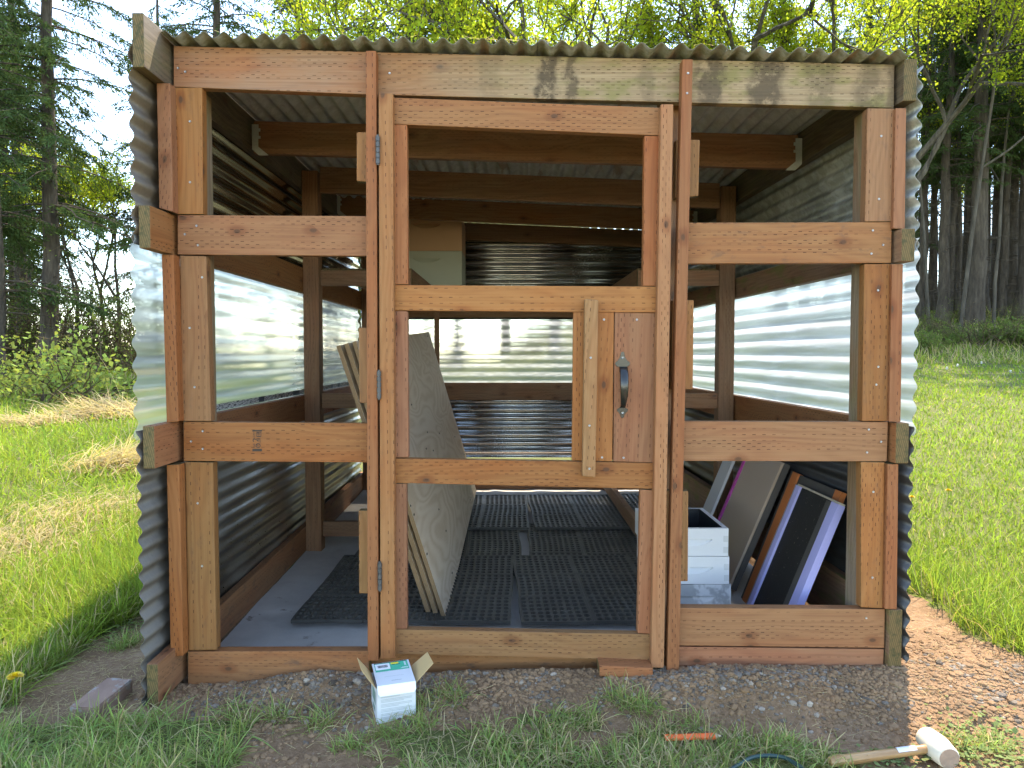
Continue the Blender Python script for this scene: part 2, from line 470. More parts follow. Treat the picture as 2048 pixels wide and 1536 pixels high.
# clear corrugated plastic: lets light through, a little hazy and streaked along its ridges
def mat_clear(name, haze=0.13, tint=(0.95, 0.97, 0.98), base_haze=0.11):
    t = NT(name)
    co = t.coord()
    st = t.noise(t.vmath('MULTIPLY', co, (14.0, 2.2, 60.0)), 1.0, 5.0, 0.65)
    st2 = t.noise(t.vmath('MULTIPLY', co, (5.0, 5.0, 14.0)), 1.0, 5.0, 0.7)
    hz = t.math('ADD', t.math('MULTIPLY', t.step(st, 0.40, 0.72), haze), t.math('MULTIPLY', t.step(st2, 0.5, 0.75), haze * 0.55))
    hz = t.math('ADD', hz, base_haze)
    tr = t.n('ShaderNodeBsdfTransparent'); tr.inputs[0].default_value = (*tint, 1)
    rf = t.n('ShaderNodeBsdfRefraction'); rf.inputs['Color'].default_value = (*tint, 1)
    rf.inputs['Roughness'].default_value = 0.30; rf.inputs['IOR'].default_value = 1.03
    tl = t.n('ShaderNodeBsdfTranslucent'); tl.inputs[0].default_value = (0.92, 0.94, 0.97, 1)
    df = t.n('ShaderNodeBsdfDiffuse'); df.inputs[0].default_value = (0.72, 0.75, 0.80, 1)
    gl = t.n('ShaderNodeBsdfGlossy'); gl.inputs['Roughness'].default_value = 0.16
    def mx(f, a, b):
        nd = t.n('ShaderNodeMixShader'); t.s(nd.inputs[0], f)
        t.t.links.new(a.outputs[0], nd.inputs[1]); t.t.links.new(b.outputs[0], nd.inputs[2]); return nd
    see = mx(0.62, tr, rf)
    fog = mx(0.12, tl, df)
    body = mx(hz, see, fog)
    lw = t.n('ShaderNodeLayerWeight'); lw.inputs[0].default_value = 0.32
    fin = mx(t.math('MULTIPLY_ADD', lw.outputs['Fresnel'], 0.10, 0.01), body, gl)
    return t.done(fin.outputs[0])
M['clear'] = mat_clear('clear corrugated plastic')
M['clear_back'] = mat_clear('scuffed clear plastic', 0.14, base_haze=0.09)
M['clear_right'] = mat_clear('hazy clear plastic', 0.26, base_haze=0.24)

def mat_leaf(name, col, var=0.35, trans=0.45, rough=0.55, hue=0.03):
    t = NT(name)
    geo = t.n('ShaderNodeNewGeometry')
    rd = geo.outputs['Random Per Island']
    n = t.noise(t.coord(), 1.3, 3.0, 0.6)
    k = t.math('MULTIPLY_ADD', t.math('ADD', t.math('MULTIPLY', rd, 0.6), t.math('MULTIPLY', n, 0.4)), 2 * var, 1 - var)
    hs = t.n('ShaderNodeHueSaturation'); hs.inputs['Color'].default_value = (*col, 1)
    t.s(hs.inputs['Value'], k)
    t.s(hs.inputs['Hue'], t.math('MULTIPLY_ADD', rd, 2 * hue, 0.5 - hue))
    df = t.n('ShaderNodeBsdfDiffuse'); t.s(df.inputs[0], hs.outputs[0]); a = df.outputs[0]
    tl = t.n('ShaderNodeBsdfTranslucent'); t.s(tl.inputs[0], t.mix(1.0, hs.outputs[0], (1.25, 1.25, 0.7), 'MULTIPLY'))
    mx = t.n('ShaderNodeMixShader'); mx.inputs[0].default_value = trans
    t.t.links.new(a, mx.inputs[1]); t.t.links.new(tl.outputs[0], mx.inputs[2])
    return t.done(mx.outputs[0])
# ------------------------------------------------------------------ the ground
D0 = 2.617                                     # distance of the shed's front face
def h_terrain(X, Y):
    X = np.asarray(X, float); Y = np.asarray(Y, float)
    near = 0.062 * smooth(-1.15, 0.1, X) * smooth(2.15, 2.6, Y) + 0.02 * smooth(0.9, 1.8, X)
    mound = 0.045 * np.exp(-((X + 0.72) / 0.22) ** 2 - ((Y - 2.55) / 0.12) ** 2) + 0.04 * np.exp(-((X - 0.75) / 0.3) ** 2 - ((Y - 2.48) / 0.12) ** 2)
    s = smooth(-4.0, 6.0, X)
    left = 0.034 * np.clip(Y - 4, 0, 24) + 0.01 * np.clip(Y - 34, 0, 60)
    right = 0.068 * np.clip(Y - 4.5, 0, 13.5) + 0.20 * np.clip(Y - 18, 0, 8) + 0.05 * np.clip(Y - 26, 0, 60)
    far = left * (1 - s) + right * s
    rough = 0.022 * (fbm(X * 2.3, Y * 2.3, 3) - 0.5) + 0.010 * (fbm(X * 11, Y * 11, 5, 3) - 0.5) * np.exp(-(Y / 6) ** 2)
    rough = rough + 0.22 * (fbm(X * 0.35, Y * 0.35, 9) - 0.5) * smooth(7, 16, Y)
    z = near + mound + far + rough - 0.008
    inside = smooth(-1.26, -1.22, X) * (1 - smooth(1.36, 1.40, X)) * smooth(2.64, 2.68, Y) * (1 - smooth(6.0, 6.05, Y))
    return z * (1 - inside) - 0.09 * inside

def bare(X, Y):
    """1 where the soil is bare, 0 where the sod is closed"""
    X = np.asarray(X, float); Y = np.asarray(Y, float)
    j = 0.28 * (fbm(X * 3.1, Y * 3.1, 21) - 0.5)
    lx = -1.72 + 0.5 * smooth(3.3, 4.3, Y) - 0.12 * smooth(2.6, 2.3, Y) * 0 + j
    rx = 1.86 - 0.35 * smooth(3.2, 4.6, Y) + j
    beside = ((X > lx) & (X < rx) & (Y > 2.36 + j) & (Y < 6.3)).astype(float)
    n = fbm(X * 4.5, Y * 4.5, 33)
    fl = ((X > -0.86 + j) | (Y > 2.33 + j * .5)).astype(float)                      # left foreground sod
    mid = ((X > -0.42) & (X < 0.60)) * (n > 0.38 + 0.30 * smooth(2.2, 2.42, Y))
    patch = (((X - 0.72) / 0.30) ** 2 + ((Y - 2.10) / 0.14) ** 2 < 1.0 + 2 * j).astype(float)
    front = np.where(Y < 2.42, fl * (1 - mid * 0.75) * (1 - patch), 0.0)
    front = front * (X > -1.9) * (X < 2.4)
    return np.clip(np.maximum(beside, front), 0, 1)

def grow(a, step, ratio, end):
    out = [a]
    while abs(out[-1]) < abs(end):
        out.append(out[-1] + step); step *= ratio
    return out
gx = np.array(sorted(set([-v for v in grow(3.0, 0.05, 1.10, 420)]) | set(np.round(np.arange(-3.0, 3.001, 0.03), 4)) | set(grow(3.0, 0.05, 1.10, 420))))
gy = np.array(sorted([1.55 - (v - 1.0) for v in grow(1.0, 0.06, 1.14, 40)][1:] + list(np.round(np.arange(1.55, 3.4, 0.025), 4)) + grow(3.4, 0.03, 1.055, 650)))
GX, GY = np.meshgrid(gx, gy)
GZ = h_terrain(GX, GY)
nX, nY = len(gx), len(gy)
ii = (np.arange(nY - 1)[:, None] * nX + np.arange(nX - 1)[None, :]).ravel()
quads = np.stack([ii, ii + 1, ii + 1 + nX, ii + nX], -1)
g_me = mesh_np('ground', np.stack([GX.ravel(), GY.ravel(), GZ.ravel()], -1), [quads], None, True,
               {'bare': ('POINT', bare(GX, GY).ravel())})
def mat_ground():
    t = NT('soil and sod')
    co = t.coord()
    b = t.n('ShaderNodeAttribute', attribute_name='bare').outputs['Fac']
    n1 = t.noise(co, 3.5, 6.0, 0.62); n2 = t.noise(co, 46.0, 5.0, 0.7); n3 = t.noise(co, 210.0, 3.0, 0.6)
    soil = t.ramp(t.math('ADD', t.math('MULTIPLY', n1, 0.55), t.math('MULTIPLY', n2, 0.45)),
                  [(0.30, (0.105, 0.057, 0.029)), (0.52, (0.25, 0.152, 0.085)), (0.72, (0.42, 0.285, 0.175))])
    soil = t.mix(t.step(n3, 0.60, 0.74), soil, (0.33, 0.28, 0.22))
    sod = t.ramp(n2, [(0.3, (0.075, 0.085, 0.026)), (0.55, (0.125, 0.135, 0.042)), (0.75, (0.20, 0.165, 0.085))])
    fac = t.step(t.math('ADD', b, t.math('MULTIPLY_ADD', n2, 0.7, -0.35)), 0.35, 0.65)
    col = t.mix(fac, sod, soil)
    hgt = t.math('ADD', t.math('MULTIPLY', n2, 0.7), t.math('MULTIPLY', n3, 0.3))
    return t.done(t.bsdf(col, 0.92, 0.0, t.bump(hgt, 0.9, 0.012), 0.15))
ground = obj('ground', g_me, mat_ground())
tag(ground, 'sloping garden ground of bare brown soil and sod around the shed', None, None, 'structure')

def h1(x, y): return float(h_terrain(np.array([x]), np.array([y]))[0])
def ground_hit(px, py, up=0.0):
    """where the line of sight through a photo pixel meets the ground (or a level 'up' above it)"""
    a = at(px, py, 1.0) - Vector((0, 0, CAM_H))
    y = np.concatenate([np.arange(1.2, 4.2, 0.01), np.arange(4.2, 60, 0.05)])
    g = h_terrain(a.x * y, y) + up
    k = np.nonzero(CAM_H + a.z * y <= g)[0]
    if len(k): return Vector((a.x * y[k[0]], y[k[0]], g[k[0]]))
    return Vector((a.x * 40, 40, h1(a.x * 40, 40)))
# ------------------------------------------------------------------ the shed
shed = empty('shed', (0.08, 4.28, 0.0))
tag(shed, 'open-fronted timber shed with corrugated metal and clear plastic walls', 'shed')
W = M['wood']
RW = lambda y: 1.345 - 0.035 * (y - D0)        # inner face of the right wall drifts inwards
YB = 5.95                                      # back frame

# beams over the front
plank('front_beam', [(347, 91.5), (744, 104), (744, 189), (347, 173.5)], D0, 0.038, mat_wood('clean beam wood', WOODC, grey=0.35, knots=1.0), shed)['label'] = 'left end of the front beam, clean orange wood'
plank('front_beam', [(744.6, 104), (1789, 129), (1788, 215.5), (744.6, 189)], D0, 0.038, M['wood_beam'], shed)['label'] = 'front beam stained by moss and dark water streaks'
# front rails
plank('front_rail', [(355, 430), (738, 432), (738, 512), (355, 509)], D0, 0.038, W, shed)
stamp_rail = plank('front_rail', [(367, 844), (738, 847), (738, 925), (367, 922)], D0, 0.038, W, shed)
plank('front_rail', [(1374, 445), (1784, 444), (1782.6, 526), (1374, 527)], D0, 0.038, mat_wood('rail wood with a dark band', WOODC, dirt=0.45), shed)
plank('front_rail', [(1364, 842.7), (1776, 844), (1774, 923), (1364, 922)], D0, 0.038, W, shed)
# sills
plank('sill_board', [(376, 1303), (738, 1302), (738, 1378), (376, 1384)], D0, 0.045, M['wood_sill'], shed)
plank('sill_board', [(1359, 1216), (1770, 1218.7), (1768.6, 1296), (1358, 1291)], D0, 0.045, W, shed)
plank('sill_board', [(1358, 1293.5), (1768, 1298.5), (1766, 1362), (1358, 1360)], D0 + 0.004, 0.041, M['wood_red'], shed)
plank('threshold', [(738, 1290), (1358, 1296), (1358, 1352), (738, 1352)], D0 + 0.06, 0.04, M['wood_sill'], shed)
# studs between the rails
for q in ([(347, 174.5), (404, 175), (406, 428.5), (352, 428.5)], [(359, 511), (412, 512), (422, 843), (364.5, 842.5)], [(370, 924), (426, 925), (433, 1300), (377, 1301.5)],
          [(1735, 216), (1789, 216.5), (1784, 443), (1730, 443.5)], [(1729, 528), (1781, 527.5), (1776.5, 842.5), (1724, 842.5)], [(1722, 924), (1770, 924.5), (1766, 1217), (1722, 1215)]):
    plank('stud', q, D0 - 0.003, 0.041, M['wood_stud'], shed, 0.004)
# corner and wall posts
block('post', -1.186, -1.098, D0 + 0.040, D0 + 0.129, -0.05, CAM_H + 0.93, M['wood_old'], shed, 0.004)
block('post', 1.252, 1.340, D0 + 0.040, D0 + 0.129, -0.05, CAM_H + 0.86, M['wood_old'], shed, 0.004)
block('post', -1.188, -1.099, 4.22, 4.309, 0.0, CAM_H + 1.03, M['wood_dark'], shed, 0.004)
block('post', 1.188, 1.277, 4.25, 4.339, 0.0, CAM_H + 0.95, M['wood_dark'], shed, 0.004)
block('post', -1.188, -1.099, YB - 0.1, YB - 0.011, 0.0, CAM_H + 1.02, M['wood_dark'], shed, 0.004)
block('post', 1.130, 1.219, YB - 0.1, YB - 0.011, 0.0, CAM_H + 0.92, M['wood_dark'], shed, 0.004)
# side rails: they run along the walls and stick out in front on the left
def side_rail(side, z0, z1, mat, yf, zb=0.0, name='side_rail'):
    z0 += CAM_H; z1 += CAM_H
    if side < 0:
        return block(name, -1.228, -1.190, yf, YB, z0, z1, mat, shed, 0.003, 1, zb)
    return block(name, RW(yf) + 0.001, RW(yf) + 0.047, yf, YB, z0, z1, mat, shed, 0.003, 1, zb, RW(YB) - RW(yf))
side_rail(-1, 0.925, 1.098, M['wood_fascia'], 2.435, 0.0, 'rafter')['label'] = 'blackened weathered left roof edge board'
side_rail(-1, 0.345, 0.485, W, 2.452)
side_rail(-1, -0.385, -0.243, W, 2.450)
side_rail(-1, -1.185, -1.045, M['wood_sill'], 2.442, 0.085)
side_rail(1, 0.868, 1.010, M['wood_fascia'], 2.585, 0.0, 'rafter')['label'] = 'dark mossy right roof edge board'
side_rail(1, 0.317, 0.430, M['wood_mossy'], 2.575)
side_rail(1, -0.388, -0.246, W, 2.585)
side_rail(1, -1.13, -0.915, M['wood_mossy'], 2.60, 0.06)
# narrow trims standing proud at both corners
for q, d in (([(313, 166), (340, 166), (346, 424), (318, 416)], 2.572), ([(323, 509), (347, 509), (357, 843), (333, 846)], 2.572), ([(333, 930), (358, 929), (366, 1312), (341, 1314)], 2.572),
             ([(1791.5, 216), (1813, 216), (1810, 458), (1786.5, 457)], 2.598), ([(1784, 528), (1806.5, 528), (1801.5, 844), (1778, 843)], 2.598), ([(1775.5, 928), (1797, 928), (1794, 1219), (1769, 1218)], 2.598)):
    plank('corner_trim', q, d, 0.05, M['wood_red'], shed, 0.003)
# door jambs with their spacer blocks
plank('jamb', [(731, 101), (752, 101), (757, 1322), (735, 1322)], D0 - 0.046, 0.045, M['wood_red'], shed, 0.004)
plank('jamb', [(1365, 118), (1386, 118), (1358, 1352), (1334, 1352)], D0 - 0.046, 0.045, M['wood_red'], shed, 0.004)
for q in ([(713, 264), (760, 264), (760, 366), (713, 362)], [(717, 655), (760, 655), (760, 806), (719, 806)], [(717, 1021), (762, 1021), (762, 1188), (718, 1187)],
          [(1352, 279), (1400, 279), (1397, 392), (1350, 396)], [(1345, 600), (1388, 600), (1386, 779), (1343, 779)], [(1330, 982), (1377, 982), (1376, 1163), (1328, 1163)]):
    plank('spacer_block', q, D0 + 0.042, 0.04, M['wood_stud'], shed, 0.004)
plank('jamb_post', [(738, 104), (778, 105), (784, 1318), (744, 1318)], D0 + 0.0835, 0.06, M['wood_dark'], shed, 0.003)
plank('jamb_post', [(1322, 122), (1378, 124), (1350, 1330), (1296, 1330)], D0 + 0.0835, 0.06, M['wood_dark'], shed, 0.003)
# purlins under the roof
def purlin(x0, x1, tl, tr, br, bl, D, mat):
    def lerp(a, b, x): return a[1] + (b[1] - a[1]) * (x - a[0]) / (b[0] - a[0])
    p0, p1 = CX + x0 * F_PX / D, CX + x1 * F_PX / D
    return plank('purlin', [(p0, lerp(tl, tr, p0)), (p1, lerp(tl, tr, p1)), (p1, lerp(bl, br, p1)), (p0, lerp(bl, br, p0))], D, 0.038, mat, shed)
purlin(-1.188, RW(3.4) - 0.002, (521, 242), (1598, 270), (1590, 337), (521, 307), 3.40, M['wood_dark'])
purlin(-1.098, 1.186, (641, 333), (1431, 366), (1431, 416), (641, 385), 4.22, M['wood_dark'])
purlin(-1.188, RW(5.08) - 0.002, (677, 390), (1391, 421), (1391, 462), (677, 431), 5.08, M['wood_dark'])
purlin(-1.188, RW(5.9) - 0.002, (727, 437), (1330, 462), (1330, 496), (727, 471), 5.905, M['wood_dark'])
# joist hangers
def hanger(px, py0, py1, D, side):
    a, b = at(px, py0, D), at(px, py1, D)
    h = a.z - b.z; s = side
    pts = [(0, 0), (0.030, 0), (0.030, -0.018), (0.038, -0.018), (0.038, -0.032), (0.030, -0.032), (0.030, -0.052), (0.038, -0.052), (0.038, -0.064), (0.028, -0.064),
           (0.028, -h * 0.72), (0.075, -h), (0.03, -h), (0.0, -h * 0.80)]
    bm = bmesh.new()
    vs = [bm.verts.new((s * x, 0, z)) for x, z in pts]
    f = bm.faces.new(vs)
    r = bmesh.ops.extrude_face_region(bm, geom=[f])
    bmesh.ops.translate(bm, verts=[v for v in r['geom'] if isinstance(v, bmesh.types.BMVert)], vec=(0, 0.0025, 0))
    o = obj('joist_hanger', bm_mesh(bm, 'joist_hanger'), M['hanger'])
    o.location = a + Vector((0, -0.004, 0))
    put(o, shed)
hanger(504, 249, 311, 3.395, 1); hanger(1604, 277, 341, 3.395, -1)
hanger(672, 392, 433, 5.075, 1); hanger(1396, 423, 464, 5.075, -1)

# corrugated sheets
def corr(name, o, along, across, normal, L, Wd, mat, parent, period=0.068, amp=0.0105, th=0.0012, seg_l=2, phase=0.0, dent=0.0, per=14):
    o, al, ac, no = (np.array(v, float) for v in (o, along, across, normal))
    n = max(8, int(Wd / period * per)); s = np.linspace(0, Wd, n + 1); l = np.linspace(0, L, seg_l + 1)
    S, Lg = np.meshgrid(s, l)
    wv = amp * np.sin(S / period * 2 * np.pi + phase)
    if dent: wv = wv + dent * (fbm(S * 5, Lg * 1.5, 5) - 0.5) * 2
    P = o + Lg[..., None] * al + S[..., None] * ac + wv[..., None] * no
    slope = np.cos(S / period * 2 * np.pi + phase) * amp * 2 * np.pi / period
    nn = (no[None, None] - slope[..., None] * ac) / np.sqrt(1 + slope ** 2)[..., None]
    P2 = P + nn * th
    c = P.reshape(-1, 3).mean(0)
    V = np.concatenate([P.reshape(-1, 3), P2.reshape(-1, 3)]) - c
    m, k = n + 1, seg_l + 1
    i = (np.arange(k - 1)[:, None] * m + np.arange(m - 1)[None, :]).ravel()
    top = np.stack([i, i + 1, i + 1 + m, i + m], -1)
    N = m * k
    bot = top[:, ::-1] + N
    e0 = np.arange(m - 1); eL = (k - 1) * m + e0
    ed = [np.stack([e0 + 1, e0, e0 + N, e0 + 1 + N], -1), np.stack([eL, eL + 1, eL + 1 + N, eL + N], -1)]
    j0 = np.arange(k - 1) * m; j1 = j0 + m - 1
    ed += [np.stack([j0, j0 + m, j0 + m + N, j0 + N], -1), np.stack([j1 + m, j1, j1 + N, j1 + m + N], -1)]
    allf = np.concatenate([top, bot] + ed)
    mi = None
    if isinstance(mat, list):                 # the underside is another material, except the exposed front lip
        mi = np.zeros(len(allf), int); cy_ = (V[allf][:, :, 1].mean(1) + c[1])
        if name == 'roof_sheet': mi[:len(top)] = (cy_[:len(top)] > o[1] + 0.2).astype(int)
        else: mi[:] = (cy_ < o[1] + 0.24).astype(int)   # front end of a wall sheet: dirt, with dark reflections put into the colour
    me = mesh_np(name, V, [allf], mi, True)
    ob = obj(name, me, mat); ob.location = c
    put(ob, parent)
    return ob

LXS = -1.2415
yf = 2.447
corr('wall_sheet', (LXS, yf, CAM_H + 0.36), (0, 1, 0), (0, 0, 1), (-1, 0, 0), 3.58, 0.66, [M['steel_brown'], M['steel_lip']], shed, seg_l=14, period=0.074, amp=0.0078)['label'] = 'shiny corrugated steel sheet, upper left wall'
corr('clear_wall_sheet', (LXS - 0.004, yf - 0.004, CAM_H - 0.29), (0, 1, 0), (0, 0, 1), (-1, 0, 0), 3.58, 0.69, M['clear'], shed, amp=0.0080, period=0.076)['label'] = 'clear corrugated plastic sheet, left wall'
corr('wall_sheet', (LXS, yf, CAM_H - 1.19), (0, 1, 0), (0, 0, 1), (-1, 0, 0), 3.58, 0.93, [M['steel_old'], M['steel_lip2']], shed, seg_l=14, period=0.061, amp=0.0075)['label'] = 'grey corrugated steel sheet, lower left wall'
rdir = Vector((-0.035, 1, 0)).normalized(); rnorm = Vector((1, 0.035, 0)).normalized()
RXS = RW(2.59) + 0.061
corr('wall_sheet', (RXS, 2.592, CAM_H + 0.36), rdir, (0, 0, 1), rnorm, 3.42, 0.63, mat_steel('dull mossy steel', (0.42, 0.43, 0.41), 0.4, 0.45, 0, 1.0, 0.45), shed)['label'] = 'dull mossy corrugated steel sheet, upper right wall'
corr('clear_wall_sheet', (RXS + 0.004, 2.588, CAM_H - 0.29), rdir, (0, 0, 1), rnorm, 3.42, 0.69, M['clear_right'], shed, amp=0.0080, period=0.076)['label'] = 'clear corrugated plastic sheet, right wall'
corr('wall_sheet', (RXS, 2.592, CAM_H - 1.10), rdir, (0, 0, 1), rnorm, 3.42, 0.84, M['steel_dark'], shed, amp=0.008)['label'] = 'corrugated steel sheet, lower right wall'
# maker's print strip along the foot of the left clear sheet
def mat_print():
    t = NT('printed plastic film'); co = t.coord()
    n = t.noise(t.vmath('MULTIPLY', co, (1.0, 30.0, 260.0)), 1.0, 3.0, 0.7); b = t.noise(t.vmath('MULTIPLY', co, (1.0, 5.0, 2.0)), 1.0, 1.0)
    c = t.mix(t.step(n, 0.50, 0.54), (0.62, 0.64, 0.66), (0.05, 0.06, 0.08))
    c = t.mix(t.step(b, 0.55, 0.57), c, (0.06, 0.08, 0.12))
    return t.done(t.bsdf(c, 0.5))
block('printed_strip', -1.2295, -1.2290, 2.70, 5.88, CAM_H - 0.240, CAM_H - 0.213, mat_print(), shed, 0.0)
# back wall
bw = RW(YB) + 1.235
corr('back_sheet', (-1.215, YB + 0.014, CAM_H + 0.27), (1, 0, 0), (0, 0, 1), (0, 1, 0), bw, 0.67, M['steel'], shed)['label'] = 'corrugated steel sheet, top of the back wall'
corr('clear_back_sheet', (-1.215, YB + 0.018, CAM_H - 0.27), (1, 0, 0), (0, 0, 1), (0, 1, 0), bw, 0.585, M['clear_back'], shed, amp=0.0095)['label'] = 'scuffed clear corrugated plastic sheet, back wall'
corr('back_sheet', (-1.215, YB + 0.014, CAM_H - 0.845), (1, 0, 0), (0, 0, 1), (0, 1, 0), bw, 0.59, M['steel'], shed)['label'] = 'corrugated steel sheet, lower back wall'
block('back_rail', -1.187, RW(YB) - 0.003, YB - 0.040, YB - 0.002, CAM_H - 0.375, CAM_H - 0.238, M['wood_dark'], shed)
block('back_rail', -1.187, RW(YB) - 0.003, YB - 0.040, YB - 0.002, CAM_H + 0.285, CAM_H + 0.355, M['wood_dark'], shed)
block('back_rail', -1.187, RW(YB) - 0.003, YB - 0.040, YB - 0.002, CAM_H - 1.13, CAM_H - 1.010, M['wood_dark'], shed)
# roof: overlapping sheets, ridges running from front to back
zl, zr = at(347, 91.5, D0).z + 0.014, at(1789, 129, D0).z + 0.014
slope = (zr - zl) / 2.54
ux = Vector((1, 0, slope)).normalized(); un = Vector((-slope, 0, 1)).normalized()
x0 = -1.189
for k in range(4):
    o_ = Vector((x0 + k * 0.639, 2.555 + random.uniform(-0.008, 0.008), zl + (x0 + 1.19 + k * 0.639) * slope + (0.0022 if k % 2 else 0)))
    wd = 0.675 if k < 3 else 0.64
    corr('roof_sheet', o_, (0, 1, -0.006), ux, un, 3.55, wd, [M['steel_roof'], M['steel_under']], shed, 0.0673, 0.0105, 0.0012, 12, 0.4 + (k * 0.639 / 0.0673 % 1) * 2 * math.pi, 0.0045)

# door
door = empty('door', at(757, 1320, D0), shed)
door['label'] = 'open-framed wooden door with a black pull handle'
plank('stile', [(757, 186), (786, 186), (790, 1318), (761, 1318)], D0 - 0.044, 0.058, M['wood_stud'], door, 0.004)
plank('stile', [(1322, 208), (1347, 208), (1328, 1336), (1302, 1336)], D0 - 0.044, 0.058, W, door, 0.004)
plank('rail', [(785, 195), (1321, 215), (1320, 271), (786, 248)], D0 - 0.012, 0.038, W, door)
plank('rail', [(787, 570), (1313, 573), (1312, 625), (788, 621)], D0 - 0.012, 0.038, W, door)
plank('rail', [(790, 917), (1308, 926), (1307, 978), (791, 966)], D0 - 0.012, 0.038, W, door)
plank('rail', [(790, 1259), (1304, 1269), (1303, 1321), (790, 1308)], D0 - 0.012, 0.038, M['wood_stud'], door)
for q in ([(786, 249), (814, 249), (816, 569), (788, 569)], [(788, 622), (815, 622), (817, 915), (790, 915)], [(790, 967), (813, 967), (814, 1258), (791, 1258)],
          [(1289, 271), (1320, 272), (1315, 572), (1286, 572)], [(1281, 979), (1307, 980), (1303, 1268), (1275, 1267)]):
    plank('inner_stile', q, D0 - 0.010, 0.036, M['wood_red'], door, 0.003)
plank('panel_board', [(1147, 624), (1228, 624.5), (1224.5, 923), (1144, 921)], D0 - 0.009, 0.03, W, door)
plank('panel_board', [(1229.5, 624.5), (1311, 626), (1307, 925.5), (1226.5, 923)], D0 - 0.007, 0.03, W, door)
plank('batten', [(1170, 598), (1197, 600), (1191, 955), (1165, 953)], D0 - 0.052, 0.038, mat_wood('pale batten wood', [(0.22, 0.105, 0.037), (0.30, 0.15, 0.055), (0.35, 0.185, 0.075)]), door, 0.004)
# hinges: knuckled barrels with a pin and two leaves
def hinge(px, y0, y1):
    a, b = at(px, y0, D0 - 0.052), at(px, y1, D0 - 0.052)
    ac = Acc(); n = 5; h = (a.z - b.z)
    c = (a + b) / 2
    for k in range(n):
        z0 = -h / 2 + k * h / n + 0.0012; z1 = -h / 2 + (k + 1) * h / n - 0.0012
        ac.tube([(0, 0, z0), (0, 0, z0 + 0.0004), (0, 0, z1 - 0.0004), (0, 0, z1)], [0.0005, 0.0075, 0.0075, 0.0005], 12)
    ac.tube([(0, 0, -h / 2 - 0.004), (0, 0, h / 2 + 0.004)], [0.0045, 0.0045], 10)
    o = obj('hinge', ac.mesh('hinge'), M['hinge']); o.location = c; put(o, door)
hinge(755.5, 272, 328); hinge(758, 742, 797); hinge(759.5, 1125, 1180)
# pull handle: two spade plates and a bowed grip
def handle():
    ac = bmesh.new()
    def px2(x, y): 
        p = at(1200 + x / 9.6, 690 + y / 9.6, D0 - 0.008); return (p.x, p.z)
    def plate(pts):
        vs = [ac.verts.new((px2(*p)[0], D0 - 0.0105, px2(*p)[1])) for p in pts]
        f = ac.faces.new(vs)
        r = bmesh.ops.extrude_face_region(ac, geom=[f])
        bmesh.ops.translate(ac, verts=[v for v in r['geom'] if isinstance(v, bmesh.types.BMVert)], vec=(0, 0.004, 0))
    plate([(400, 150), (418, 132), (448, 132), (466, 150), (470, 200), (490, 250), (520, 295), (560, 325), (574, 355), (560, 390), (525, 412), (480, 422), (380, 422), (330, 412), (300, 385), (290, 350), (305, 325), (345, 295), (375, 250), (395, 200)])
    plate([(385, 1195), (475, 1195), (500, 1212), (530, 1225), (534, 1255), (515, 1285), (485, 1310), (466, 1345), (460, 1380), (440, 1402), (420, 1402), (398, 1380), (392, 1345), (370, 1310), (340, 1285), (328, 1255), (335, 1225), (365, 1212)])
    # grip
    rows = []
    for k in range(15):
        s = k / 14
        y = 415 + s * 790
        out = 0.034 * math.sin(math.pi * min(1, max(0, s))) ** 0.55
        w = 80 - 34 * s + 14 * math.sin(s * math.pi)
        cxp = 445 - 12 * s
        a, b = px2(cxp - w, y), px2(cxp + w, y)
        yy = D0 - 0.011 - out
        hw = (b[0] - a[0]) / 2; mx = (a[0] + b[0]) / 2
        ring = []
        for q in range(10):
            an = q / 10 * 2 * math.pi
            ring.append(ac.verts.new((mx + hw * math.cos(an), yy + 0.0055 * math.sin(an), a[1])))
        rows.append(ring)
    for r0, r1 in zip(rows, rows[1:]):
        for q in range(10):
            ac.faces.new((r0[q], r0[(q + 1) % 10], r1[(q + 1) % 10], r1[q]))
    ac.faces.new(rows[0]); ac.faces.new(rows[-1])
    me = bm_mesh(ac, 'handle')
    for p in me.polygons: p.use_smooth = len(p.vertices) == 4 and p.area < 0.0004
    o = obj('handle', me, plain('black lacquered iron', (0.012, 0.013, 0.012), 0.25, 0.0, 0.2, 30, 0, 0.6)); put(o, door)
handle()

